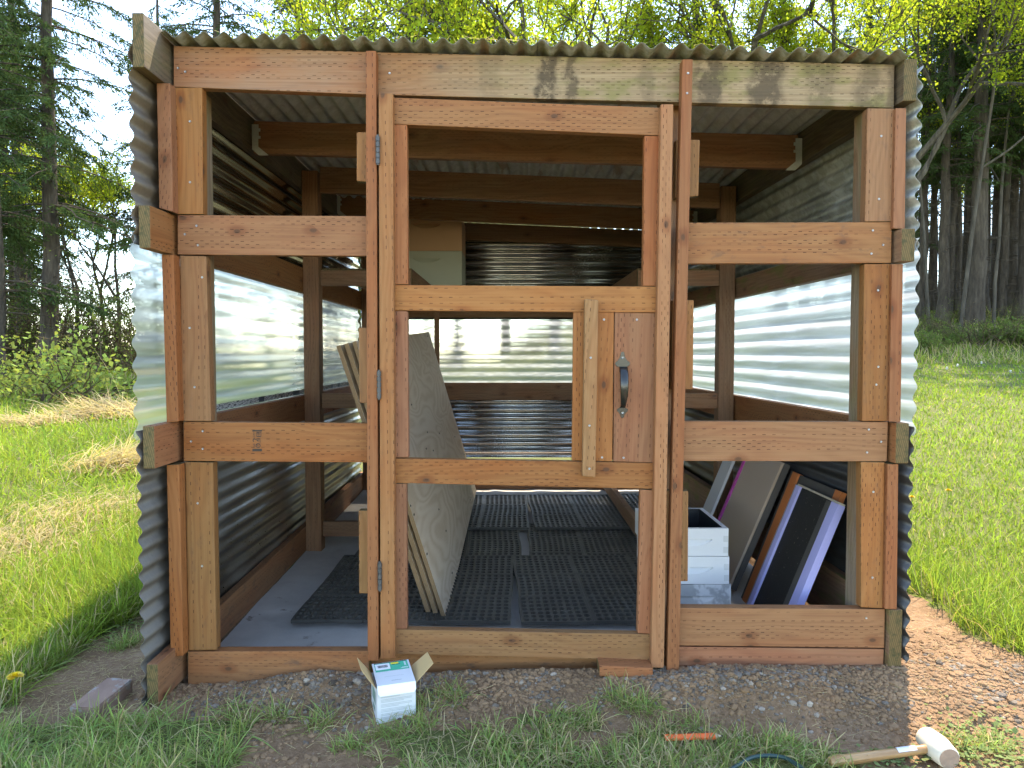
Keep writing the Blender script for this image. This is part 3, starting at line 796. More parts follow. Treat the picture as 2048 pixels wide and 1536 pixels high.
# screw heads in the front boards: countless dots, one part
def screws():
    ac = Acc()
    sp = []
    zz = lambda x0, y0, x, y: (x0 + x / 3.657, y0 + y / 3.657)
    for x, y in ((425, 388), (478, 415), (1832, 320), (1835, 465), (1972, 425)): sp.append(zz(240, 30, x, y) + (D0 - 0.001,))
    for x, y in ((512, 778), (512, 1222)): sp.append(zz(240, 30, x, y) + (D0 - 0.004,))
    for x, y in ((560, 188), (570, 330), (475, 250)): sp.append(zz(240, 400, x, y) + (D0 - 0.001,))
    for x, y in ((510, 935), (545, 1368), (600, 565)): sp.append(zz(240, 400, x, y) + (D0 - 0.004,))
    for x, y in ((605, 300), (520, 375), (605, 430)): sp.append(zz(240, 780, x, y) + (D0 - 0.001,))
    for x, y in ((568, 828), (600, 1288)): sp.append(zz(240, 780, x, y) + (D0 - 0.004,))
    for x, y in ((1692, 702), (1675, 1162)): sp.append(zz(1300, 80, x, y) + (D0 - 0.004,))
    for x, y in ((1630, 112), (1705, 218), (1620, 282)): sp.append(zz(1300, 430, x, y) + (D0 - 0.001,))
    for x, y in ((1668, 550), (1655, 1240), (1670, 1110)): sp.append(zz(1300, 430, x, y) + (D0 - 0.004,))
    for x, y in ((1600, 68), (1690, 158), (1588, 236), (1582, 1448)): sp.append(zz(1300, 840, x, y) + (D0 - 0.001,))
    for x, y in ((1634, 525), (1627, 1152)): sp.append(zz(1300, 840, x, y) + (D0 - 0.004,))
    for x, y in ((278, 242), (272, 388)): sp.append(zz(1300, 80, x, y) + (D0 - 0.047,))
    for x, y in ((1470, 238), (1458, 1068)): sp.append((720 + x / 3.012, 560 + y / 3.012, D0 - 0.010))
    for x, y in ((1668, 238), (1588, 1070), (1582, 466), (1582, 798)): sp.append((720 + x / 3.012, 560 + y / 3.012, D0 - 0.0075 - (0.0045 if x == 1582 else 0)))
    for x, y in ((1390, 468), (1382, 876), (1382, 1136)): sp.append((720 + x / 3.012, 560 + y / 3.012, D0 - 0.053))
    ang = np.arange(10) / 10 * 2 * np.pi
    for x, y, d in sp:
        c = np.array(at(x, y, d))
        r0 = c + np.stack([0.0042 * np.cos(ang), np.full(10, 0.0006), 0.0042 * np.sin(ang)], -1)
        r1 = c + np.stack([0.0036 * np.cos(ang), np.full(10, -0.0012), 0.0036 * np.sin(ang)], -1)
        V = np.concatenate([r0, r1, [c + [0, -0.0002, 0]]])
        j = np.arange(10); jn = (j + 1) % 10
        ac.add(V, Q=np.stack([j, jn, jn + 10, j + 10], -1), T=np.stack([j + 10, jn + 10, np.full(10, 20)], -1))
    me = ac.mesh('screw_heads')
    o = obj('screw_heads', me, M['screw']); put(o, shed); o['kind'] = 'stuff'
screws()

# grade stamp printed on the lower left rail (reads upwards)
INK = plain('stamp ink', (0.045, 0.035, 0.028), 0.8, 0, 0.3, 60)
def text_mesh(body, size, name):
    cu = bpy.data.curves.new(name, 'FONT'); cu.body = body; cu.size = size; cu.resolution_u = 3
    cu.align_x = 'CENTER'; cu.align_y = 'CENTER'
    to = bpy.data.objects.new(name, cu); COL.objects.link(to)
    dg = bpy.context.evaluated_depsgraph_get()
    me = bpy.data.meshes.new_from_object(to.evaluated_get(dg))
    bpy.data.objects.remove(to); bpy.data.curves.remove(cu)
    return me
def stamp():
    parts = []
    sc_ = 60 / 1317.0
    def pos(x, y): return at(490 + x * sc_, 845 + y * sc_, D0 - 0.0006)
    bm = bmesh.new()
    def rect(x0, y0, x1, y1):
        vs = [bm.verts.new(pos(*p)) for p in ((x0, y0), (x1, y0), (x1, y1), (x0, y1))]; bm.faces.new(vs)
    rect(325, 330, 745, 395); rect(325, 1155, 745, 1265)
    rect(505, 415, 530, 630); rect(690, 415, 712, 630); rect(530, 415, 690, 440); rect(530, 605, 690, 630)
    prev = None
    n = 24
    ro = [pos(575 + 108 * math.cos(k / n * 2 * math.pi), 1015 + 108 * math.sin(k / n * 2 * math.pi)) for k in range(n)]
    ri = [pos(575 + 78 * math.cos(k / n * 2 * math.pi), 1015 + 78 * math.sin(k / n * 2 * math.pi)) for k in range(n)]
    vo = [bm.verts.new(p) for p in ro]; vi = [bm.verts.new(p) for p in ri]
    for k in range(n): bm.faces.new((vo[k], vo[(k + 1) % n], vi[(k + 1) % n], vi[k]))
    for body, cxp, cyp, hpx in (('2', 480, 770, 300), ('168', 400, 1025, 105), ('S-DRY', 400, 560, 95), ('HEM', 668, 800, 95), ('HF', 610, 522, 130), ('P', 575, 1015, 120)):
        me = text_mesh(body, hpx * sc_ * D0 / F_PX * 1.25, 'stamp_text')
        c = pos(cxp, cyp)
        rot = Matrix.Rotation(math.pi / 2, 4, 'X') @ Matrix.Rotation(math.pi / 2, 4, 'Z')
        me.transform(Matrix.Translation(c) @ rot)
        bm.from_mesh(me); bpy.data.meshes.remove(me)
    me = bpy.data.meshes.new('grade_stamp'); bm.to_mesh(me); bm.free()
    o = obj('grade_stamp', me, INK); put(o, stamp_rail)
stamp()

# storage racks along both side walls, from the middle posts to the back
def rack(side, label):
    r = empty('storage_rack', (side * 0.9, 4.9, 0.1))
    tag(r, label, 'shelf rack', 'timber racks along the side walls')
    if side < 0: xo, xi = -1.097, -0.575
    else: xo, xi = 1.185, 0.72
    lo, hi = min(xo, xi), max(xo, xi)
    for z0, z1 in ((0.385, 0.472), (-0.318, -0.232), (-1.065, -0.978)):
        zb = 0.03 if z0 < -1 else 0
        block('cross_rail', lo, hi, 4.252, 4.290, CAM_H + z0, CAM_H + z1, M['wood_dark'], r)
        xr = (xi - 0.038, xi) if side < 0 else (xi, xi + 0.038)
        block('long_rail', xr[0], xr[1], 4.292, 5.84, CAM_H + z0 - 0.002, CAM_H + z1 - 0.002, M['wood_dark'], r, 0.003, 1)
        if z0 > 0:
            n = 5
            w = (hi - lo) / n
            for k in range(n):
                block('shelf_board', lo + k * w + 0.004, lo + (k + 1) * w - 0.004, 4.292, 5.84, CAM_H + z1 + 0.0, CAM_H + z1 + 0.016, M['wood_dark'], r, 0.002, 1)
    block('back_leg', (xi - 0.038) if side < 0 else xi, xi if side < 0 else xi + 0.038, 5.842, 5.88, 0.1, CAM_H + 0.472, M['wood_dark'], r)
rack(-1, 'brown timber storage rack along the left wall, behind the plywood')
rack(1, 'brown timber storage rack along the right wall, behind the white boxes')

# floor: weed fabric with wrinkles
def floor_z(y): return 0.0 + 0.030 * (y - 2.66)
fx = np.linspace(-1.188, 1.30, 110); fy = np.linspace(2.665, 6.12, 150)
FX, FY = np.meshgrid(fx, fy)
wr = np.abs(np.sin(FX * 9 + 3 * fbm(FX * 2, FY * 2, 2) + FY * 5)) ** 9 * 0.006 * fbm(FX * 3, FY * 3, 8) + 0.012 * (fbm(FX * 4, FY * 4, 12) - 0.5) + 0.006 * (fbm(FX * 14, FY * 14, 13, 3) - 0.5)
FZ = floor_z(FY) + wr
i_ = (np.arange(149)[:, None] * 110 + np.arange(109)[None, :]).ravel()
me = mesh_np('floor_fabric', np.stack([FX.ravel(), FY.ravel(), FZ.ravel()], -1), [np.stack([i_, i_ + 1, i_ + 111, i_ + 110], -1)], None, True)
def mat_fabric():
    t = NT('grey weed fabric'); co = t.coord()
    n = t.noise(co, 2.6, 6.0, 0.65); w = t.noise(t.vmath('MULTIPLY', co, (300.0, 300.0, 10.0)), 1.0, 2.0)
    c = t.ramp(n, [(0.3, (0.41, 0.385, 0.355)), (0.6, (0.53, 0.50, 0.46)), (0.8, (0.62, 0.59, 0.545))])
    c = t.mix(t.step(t.noise(co, 9.0, 5.0, 0.7), 0.62, 0.75), c, (0.14, 0.10, 0.07))
    return t.done(t.bsdf(c, 0.75, 0.0, t.bump(t.math('ADD', w, t.math('MULTIPLY', t.noise(co, 30.0, 4.0), 3.0)), 0.3, 0.003), 0.25))
fl = obj('floor_fabric', me, mat_fabric())
tag(fl, 'wrinkled grey weed fabric covering the shed floor', 'floor covering')
# ------------------------------------------------------------------ things in and around the shed
def mat_rubber():
    t = NT('black rubber'); co = t.coord()
    n = t.noise(co, 5.0, 5.0, 0.65); n2 = t.noise(co, 60.0, 3.0)
    c = t.ramp(n, [(0.3, (0.045, 0.042, 0.036)), (0.6, (0.080, 0.073, 0.060)), (0.8, (0.15, 0.13, 0.10))])
    return t.done(t.bsdf(c, 0.55, 0.0, t.bump(n2, 0.15, 0.001), 0.4))
RUB = mat_rubber()
def mat_mesh(seed):
    """honeycombed drainage mat, three by three panels of through holes"""
    px, py, nx, ny, th, bd = 0.0325, 0.0415, 9, 7, 0.014, 0.0085
    sx, sy = nx * px + 2 * bd, ny * py + 2 * bd
    V, Q = [], []
    cell = [(-1, -1), (0, -1), (1, -1), (1, 0), (1, 1), (0, 1), (-1, 1), (-1, 0)]
    circ = [(-.707, -.707), (0, -1), (.707, -.707), (1, 0), (.707, .707), (0, 1), (-.707, .707), (-1, 0)]
    n = 0
    for SX in range(3):
        for SY in range(3):
            ox, oy = SX * sx, SY * sy
            for i in range(nx):
                for j in range(ny):
                    cx, cy = ox + bd + (i + .5) * px, oy + bd + (j + .5) * py
                    for a in cell: V.append((cx + a[0] * px / 2, cy + a[1] * py / 2, th))
                    for a in circ: V.append((cx + a[0] * px * .42, cy + a[1] * py * .42, th))
                    for a in circ: V.append((cx + a[0] * px * .40, cy + a[1] * py * .40, 0.001))
                    for k in range(8):
                        k2 = (k + 1) % 8
                        Q.append((n + k, n + k2, n + 8 + k2, n + 8 + k)); Q.append((n + 8 + k, n + 8 + k2, n + 16 + k2, n + 16 + k))
                    n += 24
            # raised rim of the panel
            for (xa, xb, ya, yb) in ((ox, ox + sx, oy, oy + bd), (ox, ox + sx, oy + sy - bd, oy + sy), (ox, ox + bd, oy + bd, oy + sy - bd), (ox + sx - bd, ox + sx, oy + bd, oy + sy - bd)):
                g = 0.0011
                xa2, xb2, ya2, yb2 = xa + (g if xa == ox else 0), xb - (g if xb == ox + sx else 0), ya + (g if ya == oy else 0), yb - (g if yb == oy + sy else 0)
                steps = 8
                lx = np.linspace(xa2, xb2, steps + 1) if (xb - xa) > (yb - ya) else None
                segs = [(lx[q], lx[q + 1], ya2, yb2) for q in range(steps)] if lx is not None else [(xa2, xb2, a_, b_) for a_, b_ in zip(np.linspace(ya2, yb2, steps + 1)[:-1], np.linspace(ya2, yb2, steps + 1)[1:])]
                for (p, q, r, s) in segs:
                    V += [(p, r, th + .0015), (q, r, th + .0015), (q, s, th + .0015), (p, s, th + .0015), (p, r, 0), (q, r, 0), (q, s, 0), (p, s, 0)]
                    for f in ((0, 1, 2, 3), (4, 5, 1, 0), (5, 6, 2, 1), (6, 7, 3, 2), (7, 4, 0, 3)): Q.append(tuple(n + x for x in f))
                    n += 8
    V = np.array(V)
    V[:, 0] -= sx * 1.5; V[:, 1] -= sy * 1.5
    V[:, 2] += 0.007 * (fbm(V[:, 0] * 3 + seed, V[:, 1] * 3, 40 + seed) - 0.5) * 2 + 0.006
    V[:, 0] += 0.012 * (fbm(V[:, 0] * 2, V[:, 1] * 2.5 + seed, 60 + seed) - .5) * 2
    V[:, 1] += 0.012 * (fbm(V[:, 0] * 2.5, V[:, 1] * 2 + seed, 70 + seed) - .5) * 2
    return mesh_np('rubber_mat', V, [np.array(Q)], None, False)
mm = [mat_mesh(1), mat_mesh(2)]
for m_ in mm: m_.materials.append(RUB)
for i, (x, y, dz, rz, lab) in enumerate((
        (-0.415, 4.20, 0.004, 1.0, 'black perforated rubber mat in the second row, beside the plywood sheets'),
        (0.56, 4.26, 0.004, -0.6, 'black perforated rubber mat in the second row, right of the aisle seam'),
        (-0.465, 3.545, 0.020, -1.2, 'black perforated rubber mat at the front left, under the plywood sheets'),
        (0.485, 3.545, 0.020, 2.0, 'black perforated rubber mat at the front right, inside the door'),
        (-0.36, 5.04, 0.018, -0.5, 'black perforated rubber mat at the back left, beside the plywood end'),
        (0.59, 5.04, 0.022, 1.6, 'black perforated rubber mat at the back right, lying over its neighbours'))):
    o = bpy.data.objects.new('rubber_mat', mm[i % 2]); COL.objects.link(o)
    o.location = (x, y, floor_z(y) + dz + 0.004)
    o.rotation_euler = (math.atan(0.030), 0, R(rz))
    tag(o, lab, 'rubber mat', 'rubber mats on the shed floor')

# plywood sheets leaning to the left
def mat_ply():
    t = NT('grey plywood face')
    u, v, _ = t.sep(t.n('ShaderNodeUVMap', uv_map='board').outputs[0])
    w = t.noise(t.comb(t.math('MULTIPLY', u, 1.1), t.math('MULTIPLY', v, 3.4)), 1.0, 2.0, 0.5, 0.5)
    bands = t.math('SINE', t.math('MULTIPLY', w, 80.0))
    fine = t.noise(t.comb(t.math('MULTIPLY', u, 14.0), t.math('MULTIPLY', v, 120.0)), 1.0, 4.0, 0.6)
    f = t.math('ADD', t.math('MULTIPLY', t.math('MULTIPLY_ADD', bands, 0.5, 0.5), 0.5), t.math('MULTIPLY', fine, 0.5))
    c = t.ramp(f, [(0.15, (0.58, 0.44, 0.305)), (0.5, (0.66, 0.525, 0.385)), (0.85, (0.70, 0.575, 0.44))])
    vo = t.n('ShaderNodeTexVoronoi', voronoi_dimensions='2D'); t.s(vo.inputs['Vector'], t.comb(t.math('MULTIPLY', u, 5.0), t.math('MULTIPLY', v, 16.0)))
    vo.inputs['Scale'].default_value = 1.0
    c = t.mix(t.math('MULTIPLY', t.math('GREATER_THAN', t.sep(vo.outputs['Color'])[0], 0.93), t.math('LESS_THAN', vo.outputs['Distance'], 0.08)), c, (0.03, 0.022, 0.018))
    eg = t.n('ShaderNodeAttribute', attribute_name='edge').outputs['Fac']
    ply = t.math('SINE', t.math('MULTIPLY', v, 1500.0))
    c = t.mix(eg, c, t.mix(t.math('MULTIPLY_ADD', ply, 0.5, 0.5), (0.14, 0.075, 0.035), (0.36, 0.24, 0.13)))
    return t.done(t.bsdf(c, 0.75, 0.0, t.bump(f, 0.2, 0.001), 0.2))
PLY = mat_ply()
FB, FT = at(893, 1238, 3.16), at(712, 682, 3.16)
BB, BT = at(953, 981, 5.47), at(858, 664, 5.47)
pn = (FT - FB).cross(BB - FB).normalized()
if pn.x > 0: pn = -pn
for k, lab in enumerate(('front plywood sheet leaning to the left, swirling grey grain facing the aisle', 'second plywood sheet of the leaning stack, seen by its front edge', 'rearmost plywood sheet of the leaning stack, nearest the left wall')):
    off = pn * (0.028 * k) + Vector((-0.004 * k, 0.012 * k, 0))
    tilt = Vector((-0.006 * k, 0, 0))
    f = [FT + off + tilt, BT + off + tilt, BB + off, FB + off]
    o = hexa('plywood_sheet', f + [p + pn * 0.018 for p in f], PLY, None, 0.0012, 0)
    a = o.data.attributes.new('edge', 'FLOAT', 'FACE')
    a.data.foreach_set('value', [0.0 if abs(p.normal.dot(pn)) > 0.8 else 1.0 for p in o.data.polygons])
    tag(o, lab, 'plywood', 'plywood sheets leaning in the doorway')

# hive boxes
def hive_box(name, x0, x1, y0, y1, z0, z1, mat, mat_in, wall=0.02, handle_w=0.16, hz=0.62, joints=None, rot=0.0):
    cx, cy = (x0 + x1) / 2, (y0 + y1) / 2
    root = empty(name, (cx, cy, z0))
    w, d, h = (x1 - x0) / 2, (y1 - y0) / 2, z1 - z0
    bm = bmesh.new()
    # front wall with a scooped hand hold
    n = 14
    hw, hh = handle_w / 2, min(0.030, h * 0.22)
    zc = h * hz
    rect = [bm.verts.new(p) for p in ((-w, -d, 0), (w, -d, 0), (w, -d, h), (-w, -d, h))]
    hole = [bm.verts.new((-hw, -d, zc + hh * .5)), bm.verts.new((hw, -d, zc + hh * .5))]
    arc = []
    for k in range(n + 1):
        s = k / n
        arc.append(bm.verts.new((hw - 2 * hw * s, -d, zc + hh * .5 - 0.004 - hh * math.sin(math.pi * s) ** 0.6)))
    loop = [hole[0], hole[1]] + arc
    edges = [bm.edges.new((rect[i], rect[(i + 1) % 4])) for i in range(4)] + [bm.edges.new((loop[i], loop[(i + 1) % len(loop)])) for i in range(len(loop))]
    bmesh.ops.triangle_fill(bm, edges=edges, use_beauty=True)
    ti = [bm.verts.new((-hw, -d + 0.013, zc + hh * .5)), bm.verts.new((hw, -d + 0.013, zc + hh * .5))]
    bm.faces.new((hole[0], hole[1], ti[1], ti[0]))
    bm.faces.new((hole[1], arc[0], ti[1])); bm.faces.new((arc[-1], hole[0], ti[0]))
    for k in range(n):
        a, b = arc[k], arc[k + 1]
        if k < n // 2: bm.faces.new((a, b, ti[1]))
        else: bm.faces.new((a, b, ti[0]))
    bm.faces.new((arc[n // 2], ti[0], ti[1]))
    # the other three outer sides, rim and inner sides
    B = [bm.verts.new(p) for p in ((w, d, 0), (w, d, h), (-w, d, 0), (-w, d, h))]
    bm.faces.new((rect[1], B[0], B[1], rect[2])); bm.faces.new((B[0], B[2], B[3], B[1])); bm.faces.new((B[2], rect[0], rect[3], B[3]))
    iw, idp = w - wall, d - wall
    I = [bm.verts.new(p) for p in ((-iw, -idp, h), (iw, -idp, h), (iw, idp, h), (-iw, idp, h))]
    O = [rect[3], rect[2], B[1], B[3]]
    for k in range(4): bm.faces.new((O[k], O[(k + 1) % 4], I[(k + 1) % 4], I[k]))
    me = bm_mesh(bm, 'box_body')
    o = obj('box_body', me, mat); o.parent = root
    bm = bmesh.new()
    I = [bm.verts.new(p) for p in ((-iw, -idp, h - .001), (iw, -idp, h - .001), (iw, idp, h - .001), (-iw, idp, h - .001))]
    J = [bm.verts.new(p) for p in ((-iw + .004, -idp + .004, .004), (iw - .004, -idp + .004, .004), (iw - .004, idp - .004, .004), (-iw + .004, idp - .004, .004))]
    for k in range(4): bm.faces.new((I[k], I[(k + 1) % 4], J[(k + 1) % 4], J[k]))
    bm.faces.new(J)
    o = obj('lining', bm_mesh(bm, 'lining'), mat_in); o.parent = root
    if joints:
        for k in range(2):
            bm = bmesh.new(); bmesh.ops.create_cube(bm, size=1.0)
            bmesh.ops.scale(bm, vec=(0.021, 0.003, h * 0.22), verts=bm.verts)
            bmesh.ops.translate(bm, verts=bm.verts, vec=(w - 0.0112, -d + 0.0008, h * (0.22 + 0.40 * k)), )
            o = obj('finger_joint', bm_mesh(bm, 'finger_joint'), joints); o.parent = root
    root.rotation_euler = (0, 0, R(rot))
    return root
WHITE = plain('white box paint', (0.72, 0.73, 0.74), 0.5, 0, 0.05, 20, 0.05, 0.35, ((0.42, 0.40, 0.37), 38.0, 0.66))
WJ = plain('white painted end grain', (0.60, 0.61, 0.61), 0.6, 0, 0.08, 40)
BLK = plain('black plastic', (0.012, 0.014, 0.018), 0.35, 0, 0.2, 10)
GREYB = plain('weathered grey box boards', (0.36, 0.37, 0.38), 0.7, 0, 0.3, 9, 0.3, 0.2, ((0.62, 0.63, 0.64), 6.0, 0.52))
fz = floor_z(3.3) + 0.040
ztop = at(1420, 1057, 3.15).z; bw_h = 0.1215
zlev = [fz, ztop - 2 * bw_h, ztop - bw_h, ztop]
for k, (mt, lab) in enumerate(((GREYB, 'weathered grey hive box, lowest of the stack right of the door'), (WHITE, 'white hive box in the middle of the stack right of the door'), (WHITE, 'white hive box with black lining, topmost of the stack right of the door'))):
    dx = (0.008, 0.003, -0.004)[k]
    b = hive_box('hive_box', 0.606 + dx, 0.935 + dx, 3.15 + 0.002 * k, 3.58, zlev[k] + 0.001, zlev[k + 1] - 0.001, mt, BLK, 0.02, 0.19, 0.50, WJ if k else None, (0.5, -0.6, 0.3)[k])
    tag(b, lab, 'hive box', 'hive boxes stacked on the floor')
zs = CAM_H + 0.4885
PEACH = plain('peach box paint', (0.56, 0.335, 0.185), 0.55, 0, 0.05, 10)
SAGE = plain('sage box paint', (0.44, 0.47, 0.37), 0.55, 0, 0.05, 10)
hb = at(870, 502, 5.35).z - zs
for k, (mt, lab) in enumerate(((SAGE, 'sage green hive box standing on the left shelf'), (PEACH, 'peach hive box on top of the sage green one'))):
    b = hive_box('hive_box', -0.868, -0.360, 5.35, 5.76, zs + k * hb + 0.001, zs + (k + 1) * hb - 0.001, mt, plain('bare box inside', (0.35, 0.25, 0.15)), 0.02, 0.20, 0.74)
    tag(b, lab, 'hive box', 'painted hive boxes on the shelf')

# boards leaning against the right wall
def leaner(name, xb, zb, xt, zt, y0, y1, label, cat, group='boards leaning against the right wall'):
    up = Vector((xt - xb, 0, zt - zb)); L = up.length; up.normalize()
    nn = Vector((-up.z, 0, up.x))
    if nn.x > 0: nn = -nn
    root = empty(name, (xb, y0, zb)); tag(root, label, cat, group)
    def part(pname, s0, s1, w0, w1, n0, n1, mat):
        def P(s, w, n): return Vector((xb, y0, zb)) + up * s + Vector((0, w, 0)) + nn * n
        f = [P(s1, w1, n1), P(s1, w0, n1), P(s0, w0, n1), P(s0, w1, n1)]
        b = [P(s1, w1, n0), P(s1, w0, n0), P(s0, w0, n0), P(s0, w1, n0)]
        return hexa(pname, f + b, mat, root, 0.0015)
    return part, L, y1 - y0
LAV = plain('lavender paint', (0.46, 0.45, 0.78), 0.5, 0, 0.04, 14, 0.04, 0.35)
LAVG = plain('grey lavender edge', (0.30, 0.31, 0.40), 0.6, 0, 0.1, 14)
SCR = plain('black insect screen', (0.012, 0.011, 0.010), 0.6, 0, 0.3, 30, 0.2, 0.3, ((0.30, 0.27, 0.20), 85.0, 0.645))
SCG = plain('dark frame paint', (0.075, 0.068, 0.06), 0.6, 0, 0.2, 20)
ORG = plain('orange paint', (0.55, 0.165, 0.045), 0.5, 0, 0.08, 14)
TAU = plain('taupe hardboard', (0.42, 0.315, 0.235), 0.45, 0, 0.06, 4)
MAG = plain('magenta paint', (0.50, 0.05, 0.32), 0.5, 0, 0.06, 14)
LGR = plain('pale grey board', (0.50, 0.50, 0.50), 0.55, 0, 0.06, 6)
fzr = floor_z(3.0) + 0.012
part, L, wd = leaner('screened_bottom_board', 1.075, fzr, 1.300, CAM_H - 0.600, 2.86, 3.30, 'screened hive floor with lavender side strips, frontmost of the leaning boards', 'hive floor')
part('side_strip', 0, L, 0.0, 0.062, 0.0, 0.030, LAV)
part('side_strip', 0, L, 0.385, 0.425, 0.0, 0.030, LAV)
part('edge_strip', 0, L, 0.426, 0.455, -0.004, 0.022, LAVG)
part('screen', 0, L - 0.002, 0.063, 0.384, 0.004, 0.020, SCR)
part('end_strip', 0, L - 0.004, 0.066, 0.115, 0.0205, 0.026, SCG)
part('top_lip', L, L + 0.008, 0.0, 0.425, 0.002, 0.026, plain('bare pale wood', (0.55, 0.47, 0.34), 0.7))
part, L, wd = leaner('screened_bottom_board', 1.085, fzr, 1.318, CAM_H - 0.555, 2.95, 3.46, 'screened hive floor with orange strips, behind the lavender one', 'hive floor')
part('side_strip', 0, L, 0.0, 0.06, -0.030, -0.008, ORG)
part('side_strip', 0, L, 0.44, 0.51, -0.030, -0.004, ORG)
part('screen', 0, L - 0.002, 0.061, 0.439, -0.028, -0.012, SCG)
part('edge_strip', 0, L, 0.511, 0.535, -0.034, -0.006, SCG)
part, L, wd = leaner('telescoping_cover', 1.050, floor_z(3.7) + 0.03, 1.300, CAM_H - 0.525, 3.50, 4.02, 'taupe hive cover with a magenta edge, leaning behind the white boxes', 'hive cover')
part('cover_panel', 0, L, 0.0, 0.465, 0.0, 0.016, TAU)
part('edge_strip', 0, L, 0.466, 0.50, 0.0, 0.020, MAG)
part('edge_strip', 0, L, -0.010, -0.0005, -0.024, 0.004, SCG)
part, L, wd = leaner('inner_cover', 1.02, floor_z(4.1) + 0.03, 1.245, CAM_H - 0.56, 4.05, 4.21, 'pale grey hive cover, rearmost of the leaning boards', 'hive cover')
part('cover_panel', 0, L, 0.0, 0.16, 0.0, 0.016, LGR)
part('edge_strip', L + 0.0005, L + 0.012, 0.0, 0.16, -0.002, 0.018, SCG)

# offcut under the door corner
o = plank('wood_offcut', [(1198, 1331), (1306, 1336), (1307, 1358), (1199, 1353)], 2.535, 0.085, M['wood_red'], None, 0.005)
tag(o, 'short orange lumber offcut wedged under the door corner', 'wood block')

# brick
bc = ground_hit(204, 1384, 0.055); ba = (on_z(240, 1359.5, 0.055) - on_z(168, 1412, 0.055)).normalized()
gz = h1(bc.x, bc.y)
bm = bmesh.new(); bmesh.ops.create_cube(bm, size=1.0)
bmesh.ops.scale(bm, vec=(0.205, 0.094, 0.056), verts=bm.verts)
bmesh.ops.bevel(bm, geom=list(bm.edges), offset=0.004, segments=2, affect='EDGES')
bmesh.ops.subdivide_edges(bm, edges=list(bm.edges), cuts=3, use_grid_fill=True)
for v in bm.verts: v.co += Vector((random.uniform(-1, 1), random.uniform(-1, 1), random.uniform(-1, 1))) * 0.0012
o = obj('brick', bm_mesh(bm, 'brick'), plain('old red brick', (0.27, 0.17, 0.125), 0.9, 0, 0.25, 14, 0.5, 0.15, ((0.30, 0.27, 0.24), 18.0, 0.56)))
o.location = (bc.x, bc.y, gz + 0.024); o.rotation_euler = (R(1.5), R(-2), math.atan2(ba.y, ba.x))
tag(o, 'worn red brick lying on the soil left of the shed', 'brick')

# pencil
p0, p1 = ground_hit(1330, 1480, 0.022), ground_hit(1446, 1475.5, 0.022)
d = (p1 - p0); d.z = 0; Lp = d.length; a = math.atan2(d.y, d.x)
root = empty('carpenter_pencil', (p0.x, p0.y, h1((p0.x + p1.x) / 2, p0.y) + 0.022))
tag(root, 'flat orange carpenter pencil lying in the grass', 'pencil')
def pprism(x0, x1, w0, h0, w1, h1_):
    bm = bmesh.new(); prof = [(-1, -.35), (-.6, -1), (.6, -1), (1, -.35), (1, .35), (.6, 1), (-.6, 1), (-1, .35)]
    A = [bm.verts.new((x0, q[0] * w0, q[1] * h0)) for q in prof]; B = [bm.verts.new((x1, q[0] * w1, q[1] * h1_)) for q in prof]
    for k in range(8): bm.faces.new((A[k], A[(k + 1) % 8], B[(k + 1) % 8], B[k]))
    bm.faces.new(A); bm.faces.new(B)
    return bm_mesh(bm, 'pencil')
ORP = plain('orange pencil paint', (0.85, 0.14, 0.03), 0.45, 0, 0.04, 20)
for nm, args, mt in (('shaft', (0, Lp * .86, .0095, .0052, .0095, .0052), ORP), ('sharpened_tip', (Lp * .8605, Lp * .965, .0090, .0050, .0024, .0016), plain('pencil wood', (0.55, 0.40, 0.25))), ('lead', (Lp * .9655, Lp, .0022, .0013, .001, .0008), plain('pencil lead', (0.03, 0.03, 0.03)))):
    o = obj(nm, pprism(*args), mt); o.parent = root
ln = text_mesh('FINISH CARPENTER', 0.0052, 'pencil_print') if False else None
root.rotation_euler = (R(38), 0, a)

# mallet
hf, hbk = ground_hit(1896, 1518, 0.037), ground_hit(1853, 1474, 0.037)
gz = h1(hf.x, hf.y)
hd = (hf - hbk); hd.z = 0; Lh = 0.122; hd.normalize()
hc = (hf + hbk) / 2; hc.z = gz + 0.037
root = empty('mallet', (hc.x, hc.y, gz)); tag(root, 'white rubber mallet with a varnished wooden handle lying on the soil', 'mallet')
prof = [(0.001 * 1.15, -Lh / 2), (0.0285, -Lh / 2), (0.0320, -Lh / 2 + 0.004), (0.0375, -0.01), (0.0375, 0.012), (0.0320, Lh / 2 - 0.004), (0.0285, Lh / 2), (0.001, Lh / 2)]
def aim(o, v, parent_root, c):
    o.rotation_euler = v.to_track_quat('Z', 'Y').to_euler(); o.location = c; put(o, parent_root)
o = obj('head', lathe('mallet_head', prof, 28), plain('white rubber', (0.66, 0.61, 0.48), 0.6, 0, 0.08, 25, 0.1, 0.3, ((0.40, 0.32, 0.22), 22.0, 0.66))); aim(o, hd, root, hc)
o = obj('head_face', lathe('mallet_face', [(0.0005, 0), (0.0280, 0), (0.0284, 0.0015), (0.0005, 0.002)], 24, False), plain('scuffed rubber face', (0.30, 0.22, 0.16), 0.8, 0, 0.4, 40, 0.3)); aim(o, hd, root, hc + hd * (Lh / 2 + 0.0002))
he = ground_hit(1659, 1528, 0.018)
hs = hc + (he - hc).normalized() * 0.012
hv = (hs - he)
Lk = hv.length
kp = [(0.0005, 0), (0.0125, 0), (0.0145, 0.003), (0.0155, 0.04), (0.0150, Lk * .35), (0.0135, Lk * .6), (0.0128, Lk * .9), (0.0128, Lk), (0.0005, Lk)]
